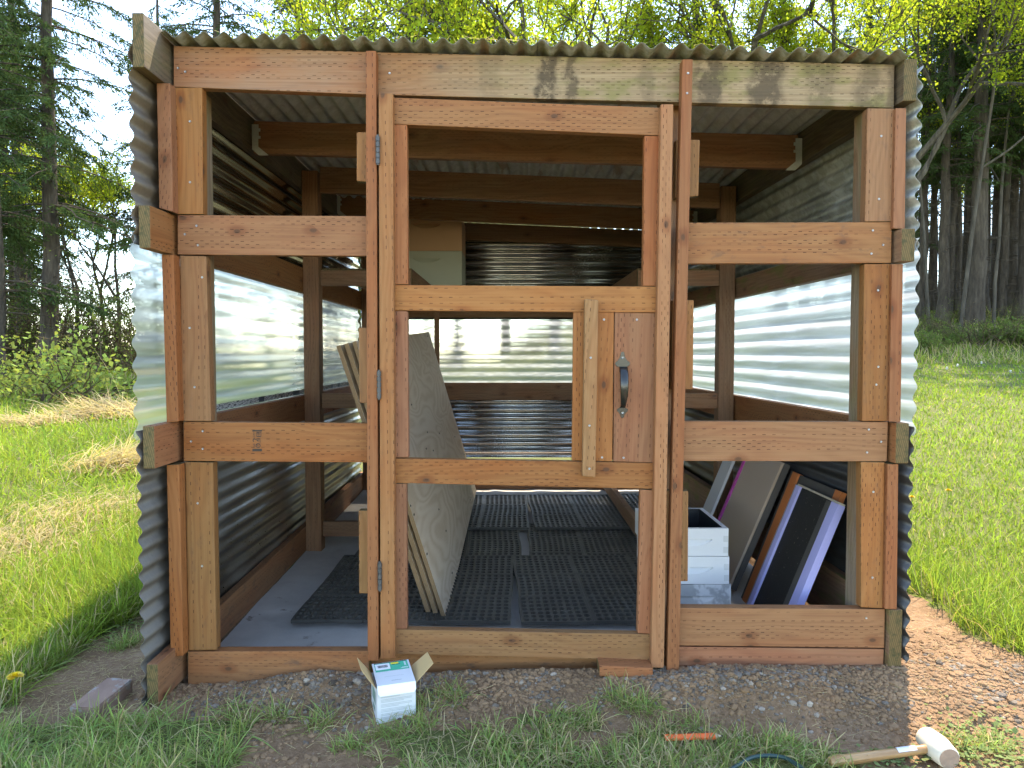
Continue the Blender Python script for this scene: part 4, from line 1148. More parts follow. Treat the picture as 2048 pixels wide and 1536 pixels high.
def mat_varn():
    t = NT('varnished handle wood'); co = t.coord()
    g = t.noise(t.vmath('MULTIPLY', co, (60.0, 60.0, 5.0)), 1.0, 5.0, 0.6)
    return t.done(t.bsdf(t.ramp(g, [(0.3, (0.27, 0.14, 0.055)), (0.7, (0.48, 0.29, 0.13))]), 0.32, 0, None, 0.5))
o = obj('handle', lathe('mallet_handle', kp, 20), mat_varn()); aim(o, hv.normalized(), root, he)
# paper label round the handle
seg = []
up_ax = Vector((0, 0, 1)); hx = hv.normalized(); side_ = hx.cross(up_ax).normalized(); top_ = side_.cross(hx)
rows = []
bm = bmesh.new()
for s in (0.64, 0.82):
    c = he + hv * s
    rows.append([bm.verts.new(c + (top_ * math.cos(q) + (side_) * math.sin(q)) * 0.0141) for q in np.linspace(-0.9, 1.0, 9)])
for k in range(8): bm.faces.new((rows[0][k], rows[0][k + 1], rows[1][k + 1], rows[1][k]))
o = obj('paper_label', bm_mesh(bm, 'paper_label'), plain('white paper label', (0.72, 0.72, 0.74), 0.5, 0, 0.1, 120)); put(o, root)

# garden hose
pts = [ground_hit(x, y, 0.024) for x, y in ((1400, 1590), (1440, 1556), (1478, 1532), (1503, 1519), (1535, 1513), (1570, 1519), (1603, 1538), (1650, 1580), (1700, 1640))]
P = np.array([[p.x, p.y, h1(p.x, p.y) + 0.026] for p in pts])
tt = np.linspace(0, len(P) - 1, 50); PP = np.stack([np.interp(tt, np.arange(len(P)), P[:, k]) for k in range(3)], -1)
for _ in range(4): PP[1:-1] = (PP[:-2] + 2 * PP[1:-1] + PP[2:]) / 4
ac = Acc(); ac.tube(PP, np.full(len(PP), 0.0062), 10)
o = obj('garden_hose', ac.mesh('garden_hose', True), plain('dark green hose rubber', (0.020, 0.055, 0.050), 0.4, 0, 0.1, 20))
tag(o, 'dark green hose looping through the grass at the bottom edge', 'hose')

# cardboard carton with its flaps open
def carton():
    a, b = ground_hit(754, 1450), ground_hit(832, 1431); b.z = a.z
    gz = h1(a.x, a.y) - 0.002
    ex = (b - a); w = ex.length; ex.normalize(); ey = Vector((-ex.y, ex.x, 0)); ez = Vector((0, 0, 1))
    h = 0.118; dpt = 0.125
    root = empty('cardboard_carton', (a.x, a.y, gz)); tag(root, 'small white screw carton with green label and open tan flaps', 'carton')
    o0 = Vector((a.x, a.y, gz))
    def P(x, y, z): return o0 + ex * x + ey * y + ez * z
    PW = plain('carton white print', (0.62, 0.64, 0.66), 0.55, 0, 0.02, 10); KR = plain('kraft inside', (0.52, 0.36, 0.17), 0.8, 0, 0.06, 20)
    th = 0.0015
    def slab(name, pts, mat_, nrm, t_=th, parent=root):
        f = [Vector(p) for p in pts]; bk = [p - nrm * t_ for p in f]
        bm = bmesh.new(); vs = [bm.verts.new(p) for p in f + bk]
        n = len(f)
        bm.faces.new(vs[:n]); bm.faces.new(vs[n:][::-1])
        for k in range(n): bm.faces.new((vs[k], vs[(k + 1) % n], vs[n + (k + 1) % n], vs[n + k]))
        o = obj(name, bm_mesh(bm, name), mat_); put(o, parent); return o
    slab('side_panel', [P(0, 0, 0), P(w, 0, 0), P(w, 0, h), P(0, 0, h)], PW, -ey)
    slab('side_panel', [P(0, dpt, 0), P(w, dpt, 0), P(w, dpt, h), P(0, dpt, h)], PW, ey)
    lp = slab('side_panel', [P(0, 0, 0), P(0, dpt, 0), P(0, dpt, h), P(0, 0, h)], PW, -ex)
    slab('side_panel', [P(w, 0, 0), P(w, dpt, 0), P(w, dpt, h), P(w, 0, h)], PW, ex)
    slab('bottom_panel', [P(0, 0, 0.002), P(w, 0, 0.002), P(w, dpt, 0.002), P(0, dpt, 0.002)], KR, ez)
    # side flaps, inner kraft face towards us
    slab('flap', [P(0, 0.002, h), P(0, dpt, h), P(-0.046, dpt - 0.004, h + 0.060), P(-0.044, 0.030, h + 0.056), P(-0.022, 0.004, h + 0.028)], KR, Vector((0.75, 0, 0.6)).normalized())
    slab('flap', [P(w, 0.004, h), P(w, dpt, h), P(w + 0.062, dpt - 0.012, h + 0.052), P(w + 0.062, 0.018, h + 0.052)], KR, (ex * -0.65 + ez * 0.75))
    # lid: hinged at the back, tucked lip hanging over the front edge
    zf, zb = h + 0.010, h + 0.030
    def Lp(u, v, n=0.0): return P(u * w, v * dpt, zf + (zb - zf) * v) + ez * n
    lid = slab('lid', [Lp(0.01, -0.02), Lp(0.99, -0.02), Lp(0.99, 1), Lp(0.01, 1)], PW, ez)
    slab('lid_lip', [Lp(0.01, -0.022), Lp(0.99, -0.022), P(w * 0.985, -0.016, h - 0.010), P(w * 0.93, -0.018, h - 0.019), P(w * 0.07, -0.018, h - 0.019), P(w * 0.015, -0.016, h - 0.010)], plain('white flap', (0.78, 0.78, 0.80), 0.5, 0, 0.02), -ey + ez * 0.3)
    GR = plain('green label', (0.03, 0.42, 0.27), 0.45, 0, 0.04); BK = plain('black print', (0.02, 0.02, 0.02), 0.6); YE = plain('yellow print', (0.80, 0.62, 0.04), 0.5); WP = plain('white print', (0.78, 0.78, 0.80), 0.5, 0, 0.02); GP = plain('grey print', (0.36, 0.40, 0.40), 0.6, 0, 0.05)
    def quad_set(name, rects, mat_, fn, parent):
        bm = bmesh.new()
        for u0, v0, u1, v1 in rects:
            bm.faces.new([bm.verts.new(fn(*q)) for q in ((u0, v0), (u1, v0), (u1, v1), (u0, v1))])
        o = obj(name, bm_mesh(bm, name), mat_); put(o, parent); o['kind'] = 'stuff' if len(rects) > 3 else ''
        if not o['kind']: del o['kind']
    f1 = lambda u, v: Lp(u, v, 0.0006); f2 = lambda u, v: Lp(u, v, 0.0010); f3 = lambda u, v: Lp(u, v, 0.0014)
    quad_set('green_band', [(0.06, 0.58, 0.94, 0.955)], GR, f1, lid)
    quad_set('print_line', [(0.06, 0.955, 0.94, 0.985)], BK, f1, lid)
    quad_set('barcode_label', [(0.08, 0.66, 0.46, 0.93)], WP, f2, lid)
    xs = 0.14; bars = []
    rr = random.Random(3)
    while xs < 0.40:
        bw_ = rr.choice((0.006, 0.010, 0.014)); bars.append((xs, 0.74, xs + bw_, 0.86)); xs += bw_ + rr.choice((0.006, 0.009))
    quad_set('barcode', bars, BK, f3, lid)
    quad_set('yellow_tag', [(0.50, 0.865, 0.70, 0.935)], YE, f2, lid)
    quad_set('size_text', [(0.52, 0.83, 0.60, 0.848), (0.63, 0.83, 0.74, 0.848)], BK, f2, lid)
    quad_set('screw_icon', [(0.845, 0.74, 0.86, 0.93), (0.87, 0.74, 0.885, 0.93), (0.76, 0.66, 0.92, 0.675), (0.72, 0.63, 0.92, 0.645)], WP, f2, lid)
    quad_set('fine_print', [(0.25, 0.33, 0.75, 0.338), (0.40, 0.13, 0.66, 0.15)], GP, f1, lid)
    ff = lambda u, v: P(u * w, -0.0007, v * h)
    lines = []
    v = 0.80
    while v > 0.16:
        blk = rr.randint(2, 3)
        for q in range(blk):
            lines.append((0.10, v, 0.10 + (0.80 if q < blk - 1 else rr.uniform(0.3, 0.7)), v + 0.012)); v -= 0.034
        v -= 0.030
    quad_set('printed_text', lines, GP, ff, root)
    fs = lambda u, v: P(-0.0007, u * dpt, v * h)
    quad_set('side_print', [(0.2, 0.45, 0.8, 0.8), (0.3, 0.2, 0.7, 0.36)], plain('dull green print', (0.16, 0.26, 0.22), 0.6, 0, 0.3, 40), fs, root)
carton()
# ------------------------------------------------------------------ gravel, litter, grass
ico = bmesh.new(); bmesh.ops.create_icosphere(ico, subdivisions=1, radius=1.0)
IV = np.array([v.co[:] for v in ico.verts]); IF = np.array([[v.index for v in f.verts] for f in ico.faces]); ico.free()
def in_shed(X, Y, m=0.0):
    return (X > -1.25 - m) & (X < 1.42 + m) & (Y > 2.60 - m) & (Y < 6.1)

def gravel(n, small=1.0, near=0.12, seed=51, thr=0.47):
    X = rng.uniform(-2.2, 2.6, n * 4); Y = np.concatenate([rng.normal(2.50, near, n * 2), rng.uniform(1.95, 3.8, n * 2)])
    X2 = np.concatenate([rng.uniform(-1.3, 1.9, n * 2), X[n * 2:]])
    X = X2
    keep = (bare(X, Y) > 0.5) & ~in_shed(X, Y, -0.015) & (Y > 1.9)
    dens = 0.10 + 0.90 * (fbm(X * 2.4, Y * 2.4, seed) > thr)
    keep &= rng.random(len(X)) < dens
    X, Y = X[keep][:n], Y[keep][:n]
    n = len(X)
    r = (0.0022 + 0.0095 * rng.random(n) ** 2.8) * small
    big = rng.random(n) < 0.03; r[big] = rng.uniform(0.010, 0.018, big.sum()) * small
    s = rng.uniform(0.6, 1.3, (n, 3)) * r[:, None]; s[:, 2] *= 0.65
    V = IV[None] * (1 + 0.32 * (rng.random((n, len(IV), 1)) - 0.5)) * s[:, None, :]
    a = rng.uniform(0, 2 * np.pi, n); c, si = np.cos(a)[:, None], np.sin(a)[:, None]
    V = np.stack([V[..., 0] * c - V[..., 1] * si, V[..., 0] * si + V[..., 1] * c, V[..., 2]], -1)
    V += np.stack([X, Y, h_terrain(X, Y) + s[:, 2] * 0.05], -1)[:, None, :]
    F = (IF[None] + (np.arange(n) * len(IV))[:, None, None]).reshape(-1, 3)
    return mesh_np('gravel', V.reshape(-1, 3), [F], None, False)
def mat_gravel():
    t = NT('mixed gravel')
    rd = t.n('ShaderNodeNewGeometry').outputs['Random Per Island']
    c = t.ramp(rd, [(0.0, (0.10, 0.075, 0.054)), (0.35, (0.21, 0.165, 0.125)), (0.6, (0.18, 0.155, 0.130)), (0.85, (0.29, 0.235, 0.18)), (1.0, (0.42, 0.35, 0.275))])
    n = t.noise(t.coord(), 160.0, 3.0)
    return t.done(t.bsdf(t.mix(n, t.mix(1.0, c, (0.7, 0.68, 0.66), 'MULTIPLY'), c), 0.85, 0, t.bump(n, 0.3, 0.002), 0.25))
o = obj('gravel', gravel(5200, 0.92, 0.10, 51, 0.52), mat_gravel()); tag(o, 'loose grey and brown gravel scattered along the shed front', 'gravel', None, 'stuff')

SOILC = plain('soil clods', (0.25, 0.155, 0.088), 0.95, 0, 0.6, 5, 0.6, 0.1)
o = obj('soil_clods', gravel(15000, 0.95, 0.20, 57, 0.40), SOILC); tag(o, 'crumbled brown soil clods on the bare ground', 'soil', None, 'stuff')

def strips(X, Y, L, wd, az, el, bend, z_off=0.0, seg=2):
    """thin tapering blades: base at (X, Y) on the ground"""
    n = len(X); Z = h_terrain(X, Y) + z_off
    d = np.stack([np.cos(az) * np.cos(el), np.sin(az) * np.cos(el), np.sin(el)], -1)
    side = np.stack([-np.sin(az), np.cos(az), np.zeros(n)], -1)
    rot = rng.uniform(-0.9, 0.9, n)
    side = side * np.cos(rot)[:, None] + np.cross(d, side) * np.sin(rot)[:, None]
    hor = np.stack([np.cos(az), np.sin(az), np.zeros(n)], -1)
    B = np.stack([X, Y, Z], -1)
    rows = []
    for k in range(seg):
        s = k / seg
        c = B + d * (L * s)[:, None] + (hor * 0.6 - np.array([0, 0, 1.0]) * 0.8) * (bend * L * s * s)[:, None]
        w = wd * (1 - 0.45 * s)
        rows += [c - side * w[:, None] / 2, c + side * w[:, None] / 2]
    tip = B + d * L[:, None] + (hor * 0.6 - np.array([0, 0, 1.0]) * 0.8) * (bend * L)[:, None]
    rows.append(tip)
    k = len(rows)
    V = np.stack(rows, 1).reshape(-1, 3)
    b = np.arange(n)[:, None] * k
    Q = [b + np.array([[2 * q, 2 * q + 1, 2 * q + 3, 2 * q + 2]]) for q in range(seg - 1)]
    T = b + np.array([[k - 3, k - 2, k - 1]])
    return V, (np.concatenate(Q) if Q else None), T

def wedge(n, y0, y1, a0, a1):
    Y = np.exp(rng.uniform(math.log(y0), math.log(y1), n)); a = rng.uniform(a0, a1, n)
    return a * Y, Y

GRASS = mat_leaf('lawn grass', (0.215, 0.292, 0.055), 0.45, 0.5, 0.5, 0.02)
GRASS2 = mat_leaf('shaded cool grass', (0.26, 0.34, 0.11), 0.45, 0.45, 0.5, 0.03)
STRAW = mat_leaf('dry straw', (0.48, 0.385, 0.22), 0.35, 0.35, 0.7, 0.015)

def grass_obj(name, X, Y, L, wd, el_lo, bend, mats, straw_frac, label, seg=2):
    keep = ~in_shed(X, Y, 0.02)
    for q0, q1, rr_ in (((p0.x, p0.y), (p1.x, p1.y), 0.022), (tuple(PP[16][:2]), tuple(PP[34][:2]), 0.030)):   # nothing grows through the pencil or the hose
        a_ = np.array(q0); b_ = np.array(q1) - a_; tt_ = np.clip(((X - a_[0]) * b_[0] + (Y - a_[1]) * b_[1]) / (b_ @ b_), 0, 1)
        keep &= ((X - a_[0] - tt_ * b_[0]) ** 2 + (Y - 0.012 - a_[1] - tt_ * b_[1]) ** 2 > rr_ ** 2) | (rng.random(len(X)) < 0.04)
    X, Y = X[keep], Y[keep]; L = L[keep]; wd = wd[keep]
    n = len(X)
    az = rng.uniform(0, 2 * np.pi, n); el = rng.uniform(el_lo, 1.5, n)
    V, Q, T = strips(X, Y, L, wd, az, el, rng.uniform(0.0, bend, n), -0.004, seg)
    sf = straw_frac(X, Y) if callable(straw_frac) else straw_frac
    m = (rng.random(n) < sf).astype(int)
    ac = [V]; fs, mi = [], []
    if Q is not None: fs.append(Q); mi.append(np.tile(m, seg - 1))
    fs.append(T); mi.append(m)
    o = obj(name, mesh_np(name, V, fs, np.concatenate(mi), True), mats)
    tag(o, label, 'grass', None, 'stuff')
    return o

# lawn on the right and behind
X, Y = wedge(150000, 2.5, 27, 0.28, 1.25)
k = (bare(X, Y) < 0.5) & (rng.random(len(X)) < 0.35 + 0.65 * fbm(X * 1.3, Y * 1.3, 71))
X, Y = X[k], Y[k]
tall = (Y > 17) * 0.30 + 0.16 * np.exp(-((X - 1.95) / 0.22) ** 2) * (Y < 4.5)
L = (0.050 + 0.055 * rng.random(len(X)) + tall * rng.random(len(X))) * (0.75 + 0.5 * fbm(X * 0.8, Y * 0.8, 72))
grass_obj('lawn_grass', X, Y, L, 0.0040 * np.maximum(1, Y / 3.2) ** 0.95, 0.75, 0.55, [GRASS, STRAW], lambda x, y: 0.06 + 0.35 * (y > 17), 'short bright green lawn right of and behind the shed')
# meadow on the left
X, Y = wedge(120000, 2.4, 40, -1.25, -0.30)
k = (bare(X, Y) < 0.5) & (rng.random(len(X)) < 0.4 + 0.6 * fbm(X * 1.1, Y * 1.1, 81))
X, Y = X[k], Y[k]
L = (0.09 + 0.15 * rng.random(len(X))) * (0.6 + 0.9 * fbm(X * 0.9, Y * 0.9, 82))
grass_obj('meadow_grass', X, Y, L, 0.0045 * np.maximum(1, Y / 3.2) ** 0.9, 0.65, 0.7, [GRASS, STRAW], lambda x, y: 0.05 + 0.25 * (fbm(x * 0.7, y * 0.7, 83) > 0.60), 'taller green meadow grass left of the shed', 3)
# tall tufts beside the left wall
X = rng.normal(-1.85, 0.32, 26000); Y = rng.uniform(2.7, 6.5, 26000)
k = (X < -1.42) & ((bare(X, Y) < 0.5))
X, Y = X[k], Y[k]
L = 0.10 + 0.15 * rng.random(len(X))
grass_obj('tall_grass', X, Y, L * (0.5 + 0.7 * smooth(2.7, 3.6, Y)), np.full(len(X), 0.0048), 0.75, 0.7, [GRASS, STRAW], 0.04, 'tall lush grass growing close to the left wall', 3)
# foreground sod and straggling tufts
X = rng.uniform(-2.6, 2.4, 170000); Y = rng.uniform(1.7, 2.9, 170000)
k = (bare(X, Y) < 0.5) & (X < 1.55) & (rng.random(len(X)) < 0.15 + 0.85 * (fbm(X * 5, Y * 5, 91) > 0.42))
X, Y = X[k], Y[k]
L = (0.035 + 0.095 * rng.random(len(X)) ** 1.6) * np.where(X < -0.8, 1.3, 0.85)
grass_obj('foreground_grass', X, Y, L, 0.0019 + 0.0028 * rng.random(len(X)), 0.12, 0.9, [GRASS2, STRAW], lambda x, y: np.where(x > -0.5, 0.45, 0.22), 'trampled cool green grass in the foreground', 3)
# stray tufts on bare soil
cx = np.array([ground_hit(px, py)[:] for px, py in ((842, 1420), (905, 1400), (1240, 1405), (1290, 1420), (560, 1440), (640, 1455), (700, 1500), (1390, 1460), (980, 1480), (1120, 1500), (1330, 1500), (1985, 1500), (1920, 1490), (470, 1430), (300, 1440), (1450, 1490), (1560, 1500), (770, 1470), (840, 1460), (240, 1300), (255, 1290))])
idx = rng.integers(0, len(cx), 2600)
X = cx[idx, 0] + rng.normal(0, 0.028, len(idx)); Y = cx[idx, 1] + rng.normal(0, 0.022, len(idx))
grass_obj('grass_tufts', X, Y, 0.04 + 0.07 * rng.random(len(X)), np.full(len(X), 0.0028), 0.3, 0.9, [GRASS2, STRAW], 0.25, 'stray green tufts growing through the bare soil', 3)
# dry straw lying about
X = np.concatenate([rng.uniform(-2.0, 2.2, 9000), rng.uniform(-2.0, -1.25, 3500)]); Y = np.concatenate([rng.uniform(1.9, 3.2, 9000), rng.uniform(2.4, 3.8, 3500)])
k = (bare(X, Y) > 0.3) & (rng.random(len(X)) < 0.25 + 0.5 * (fbm(X * 2, Y * 2, 95) > 0.5) + 0.3 * ((X < -1.25) | (X > 1.35)))
X, Y = X[k], Y[k]; n = len(X)
kk = ~in_shed(X, Y, 0.0); X, Y = X[kk], Y[kk]; n = len(X)
V, Q, T = strips(X, Y, 0.012 + 0.045 * rng.random(n) ** 2, np.full(n, 0.0016), rng.uniform(0, 6.28, n), rng.uniform(0.0, 0.25, n), rng.uniform(0, 0.2, n), 0.004, 2)
o = obj('straw_litter', mesh_np('straw_litter', V, [Q, T], None, False), STRAW); tag(o, 'dry straw bits scattered over the bare soil', 'straw', None, 'stuff')
# bleached straw clumps in the meadow
def straw_clump(px, py, n, spread, Lm, az0, label):
    c = ground_hit(px, py)
    X = c.x + rng.normal(0, spread, n); Y = c.y + rng.normal(0, spread * 0.8, n)
    k = ~in_shed(X, Y, 0.12); X, Y = X[k], Y[k]; n = len(X)
    az = az0 + rng.normal(0, 0.9, n)
    V, Q, T = strips(X, Y, Lm * (0.4 + 0.9 * rng.random(n)), 0.0034 * np.maximum(1, Y / 2.6), az, rng.uniform(0.15, 1.1, n), rng.uniform(0.2, 1.0, n), 0.03, 3)
    o = obj('straw_clump', mesh_np('straw_clump', V, [Q, T], None, False), STRAW); tag(o, label, 'dry grass', 'bleached straw clumps in the meadow', 'stuff')
straw_clump(225, 835, 1100, 0.26, 0.55, 2.8, 'bleached dry grass clump high up beside the clear wall')
straw_clump(245, 940, 1500, 0.22, 0.45, 0.3, 'broad bleached dry grass clump beside the left wall rail')
straw_clump(80, 850, 500, 0.25, 0.35, 3.0, 'small flattened straw clump at the left in the meadow')
straw_clump(150, 1040, 650, 0.28, 0.25, 0.2, 'flattened straw mat in the meadow beside the lower wall')
straw_clump(40, 1110, 500, 0.22, 0.25, 2.0, 'straw mat at the left edge of the picture')

# long bleached stalks arching over the meadow
ac = Acc()
for (x0_, y0_, x1_, y1_) in ((205, 885, 95, 782), (200, 880, 235, 722), (240, 900, 250, 772), (262, 842, 190, 700), (215, 790, 236, 724), (270, 770, 262, 706), (10, 1010, 60, 900), (140, 1000, 96, 900), (0, 790, 20, 740), (285, 850, 240, 812), (165, 1030, 90, 985), (60, 1000, 130, 955), (230, 905, 300, 890)):
    b = ground_hit(x0_, y0_); e = at(x1_, y1_, b.y + random.uniform(-0.2, 0.2))
    m_ = (b + e) / 2 + Vector((0, 0, (e - b).length * 0.10))
    ac.tube([b[:], ((b + m_) / 2)[:], m_[:], ((m_ + e) / 2 + Vector((0, 0, 0.01)))[:], e[:]], [0.0028, 0.0026, 0.0022, 0.0018, 0.0012], 4)
o = obj('dry_stalks', ac.mesh('dry_stalks'), STRAW); tag(o, 'long bleached dry stalks arching out of the straw clumps', 'dry stalks', None, 'stuff')
# low broad-leaved weeds
WEED = mat_leaf('pale weed leaves', (0.20, 0.25, 0.10), 0.35, 0.35, 0.5, 0.02)
ac = Acc()
for (wx, wy, wn, ws) in ((1990, 1480, 170, .09), (2035, 1520, 150, .09), (1940, 1520, 120, .07), (1770, 1528, 60, .04), (250, 1262, 60, .05), (285, 1252, 60, .05), (225, 1280, 40, .05), (1800, 1532, 60, .05)):
    c = ground_hit(wx, wy)
    P_ = np.array([c.x, c.y, 0]) + np.column_stack([rng.normal(0, ws, wn), rng.normal(0, ws * .7, wn), np.zeros(wn)])
    P_ = P_[~in_shed(P_[:, 0], P_[:, 1], 0.03)]; wn = len(P_)
    P_[:, 2] = h_terrain(P_[:, 0], P_[:, 1]) + rng.uniform(0.004, 0.022, wn)
    D_ = rng.normal(0, 1, (wn, 3)); D_[:, 2] = rng.uniform(-0.1, 0.5, wn); D_ /= np.linalg.norm(D_, axis=1, keepdims=True)
    S_ = np.cross(D_, [0, 0, 1.0]); S_ /= np.linalg.norm(S_, axis=1, keepdims=True)
    L_ = rng.uniform(0.010, 0.024, wn)
    V = np.stack([P_, P_ + D_ * (L_ * .55)[:, None] + S_ * (L_ * .4)[:, None], P_ + D_ * L_[:, None], P_ + D_ * (L_ * .55)[:, None] - S_ * (L_ * .4)[:, None]], 1).reshape(-1, 3)
    ac.add(V, Q=np.arange(wn * 4).reshape(-1, 4))
o = obj('weeds', ac.mesh('weeds'), WEED); tag(o, 'pale low weeds on the soil beside the shed', 'weeds', None, 'stuff')
# needles and dry bits caught on the roof edge
n = 260
rx = rng.uniform(-1.1, 1.3, n); rx[:120] = rng.normal(0.05, 0.25, 120)
ry = 2.56 + rng.random(n) ** 2 * 0.35; rz = zl + (rx + 1.19) * slope + 0.014
d_ = np.stack([rng.normal(0, 1, n), rng.normal(-0.3, 1, n), rng.uniform(-0.25, 0.35, n)], -1); d_ /= np.linalg.norm(d_, axis=1, keepdims=True)
s_ = np.cross(d_, rng.normal(0, 1, (n, 3))); s_ /= np.linalg.norm(s_, axis=1, keepdims=True)
P_ = np.stack([rx, ry, rz], -1); L_ = rng.uniform(0.02, 0.07, n)
V = np.stack([P_ - s_ * 0.0009, P_ + s_ * 0.0009, P_ + d_ * L_[:, None]], 1).reshape(-1, 3)
o = obj('roof_litter', mesh_np('roof_litter', V, [np.arange(n * 3).reshape(-1, 3)]), STRAW); tag(o, 'dry needles and straw caught along the roof front edge', 'litter', None, 'stuff')

# dandelions
YEL = plain('dandelion yellow', (0.75, 0.52, 0.02), 0.6, 0, 0.15, 60); STEM = plain('flower stem', (0.14, 0.20, 0.05), 0.6); FLU = plain('dandelion fluff', (0.75, 0.75, 0.72), 0.9)
def dandelion(px, py, label, clock=False, r=0.017, lift=0.05):
    p = ground_hit(px, py); p = ground_hit(px, py + lift * F_PX / p.y)
    root = empty('dandelion', p); tag(root, label, 'flower', 'dandelions in the grass')
    ac = Acc(); ac.tube([(0, 0, 0), (0.003, 0, lift * .6), (0.002, -0.003, lift)], [0.0018, 0.0015, 0.0015], 5)
    o = obj('stem', ac.mesh('stem'), STEM); o.parent = root
    rr = np.random.default_rng(int(px)); n = 60
    a = rr.uniform(0, 6.283, n); e = rr.uniform(-0.9, 1.5, n) if clock else rr.uniform(0.1, 1.5, n)
    d = np.stack([np.cos(a) * np.cos(e), np.sin(a) * np.cos(e), np.sin(e) * (1 if clock else .55)], -1)
    s = np.stack([-np.sin(a), np.cos(a), 0 * a], -1)
    c = np.array([0.002, -0.003, lift + (0.006 if clock else 0)])
    B = c + d * r * 0.15; w = r * 0.16
    V = np.stack([B - s * w * .5, B + s * w * .5, c + d * r + s * w, c + d * r - s * w], 1).reshape(-1, 3)
    o = obj('flower_head', mesh_np('flower_head', V, [np.arange(n * 4).reshape(-1, 4)], None, False), FLU if clock else YEL); o.parent = root
dandelion(33, 1362, 'large yellow dandelion at the left edge beside the brick', False, 0.026, 0.15)
for px, py, lab in ((90, 812, 'yellow dandelion farthest left in the meadow'), (126, 806, 'small yellow dandelion, middle one of the far meadow row'), (157, 803, 'yellow dandelion nearest the bush in the meadow'), (98, 832, 'yellow dandelion beside the small straw clump'), (187, 839, 'yellow dandelion at the foot of the tall straw'), (246, 930, 'yellow dandelion inside the broad straw clump'), (1822, 997, 'yellow dandelion on the lawn near the right wall'), (1895, 985, 'yellow dandelion on the open lawn')):
    dandelion(px, py, lab, False, 0.024, 0.10)
for px, py, lab in ((1893, 738, 'white dandelion clock nearest the shed on the far lawn'), (1914, 732, 'white dandelion clock in the middle of the far lawn'), (1962, 727, 'white dandelion clock farthest right on the lawn'), (2020, 745, 'white dandelion clock near the right picture edge')):
    dandelion(px, py, lab, True, 0.032, 0.12)

# ------------------------------------------------------------------ trees
def mat_bark(name, c0, c1, c2):
    t = NT(name); co = t.coord()
    n = t.noise(t.vmath('MULTIPLY', co, (9.0, 9.0, 1.6)), 1.0, 6.0, 0.65)
    c = t.ramp(n, [(0.3, c0), (0.52, c1), (0.75, c2)])
    return t.done(t.bsdf(c, 0.9, 0, t.bump(n, 0.8, 0.03), 0.15))
BARK = mat_bark('fir bark', (0.035, 0.029, 0.024), (0.075, 0.062, 0.05), (0.135, 0.115, 0.095))
BARK2 = mat_bark('alder bark', (0.04, 0.036, 0.03), (0.085, 0.075, 0.062), (0.15, 0.135, 0.11))
NEED = mat_leaf('fir needles', (0.060, 0.095, 0.038), 0.5, 0.25, 0.6, 0.02)
MAPLE = mat_leaf('young maple leaves', (0.29, 0.35, 0.045), 0.35, 0.66, 0.5, 0.02)
DARKL = mat_leaf('shrub leaves', (0.13, 0.175, 0.050), 0.5, 0.35, 0.5, 0.03)
BRIAR = mat_leaf('bramble leaves', (0.24, 0.29, 0.08), 0.4, 0.4, 0.5, 0.03)
DEADL = mat_leaf('dead brown stems', (0.105, 0.080, 0.052), 0.5, 0.1, 0.9, 0.02)

def diamonds(ac, P, D, S, L, w, m):
    """leaf faces: base P, direction D, side S"""
    V = np.stack([P, P + D * (L * .5)[:, None] + S * (w / 2)[:, None], P + D * L[:, None], P + D * (L * .5)[:, None] - S * (w / 2)[:, None]], 1).reshape(-1, 3)
    ac.add(V, Q=np.arange(len(P) * 4).reshape(-1, 4), m=m)

def unit(a): return a / (np.linalg.norm(a, axis=-1, keepdims=True) + 1e-9)

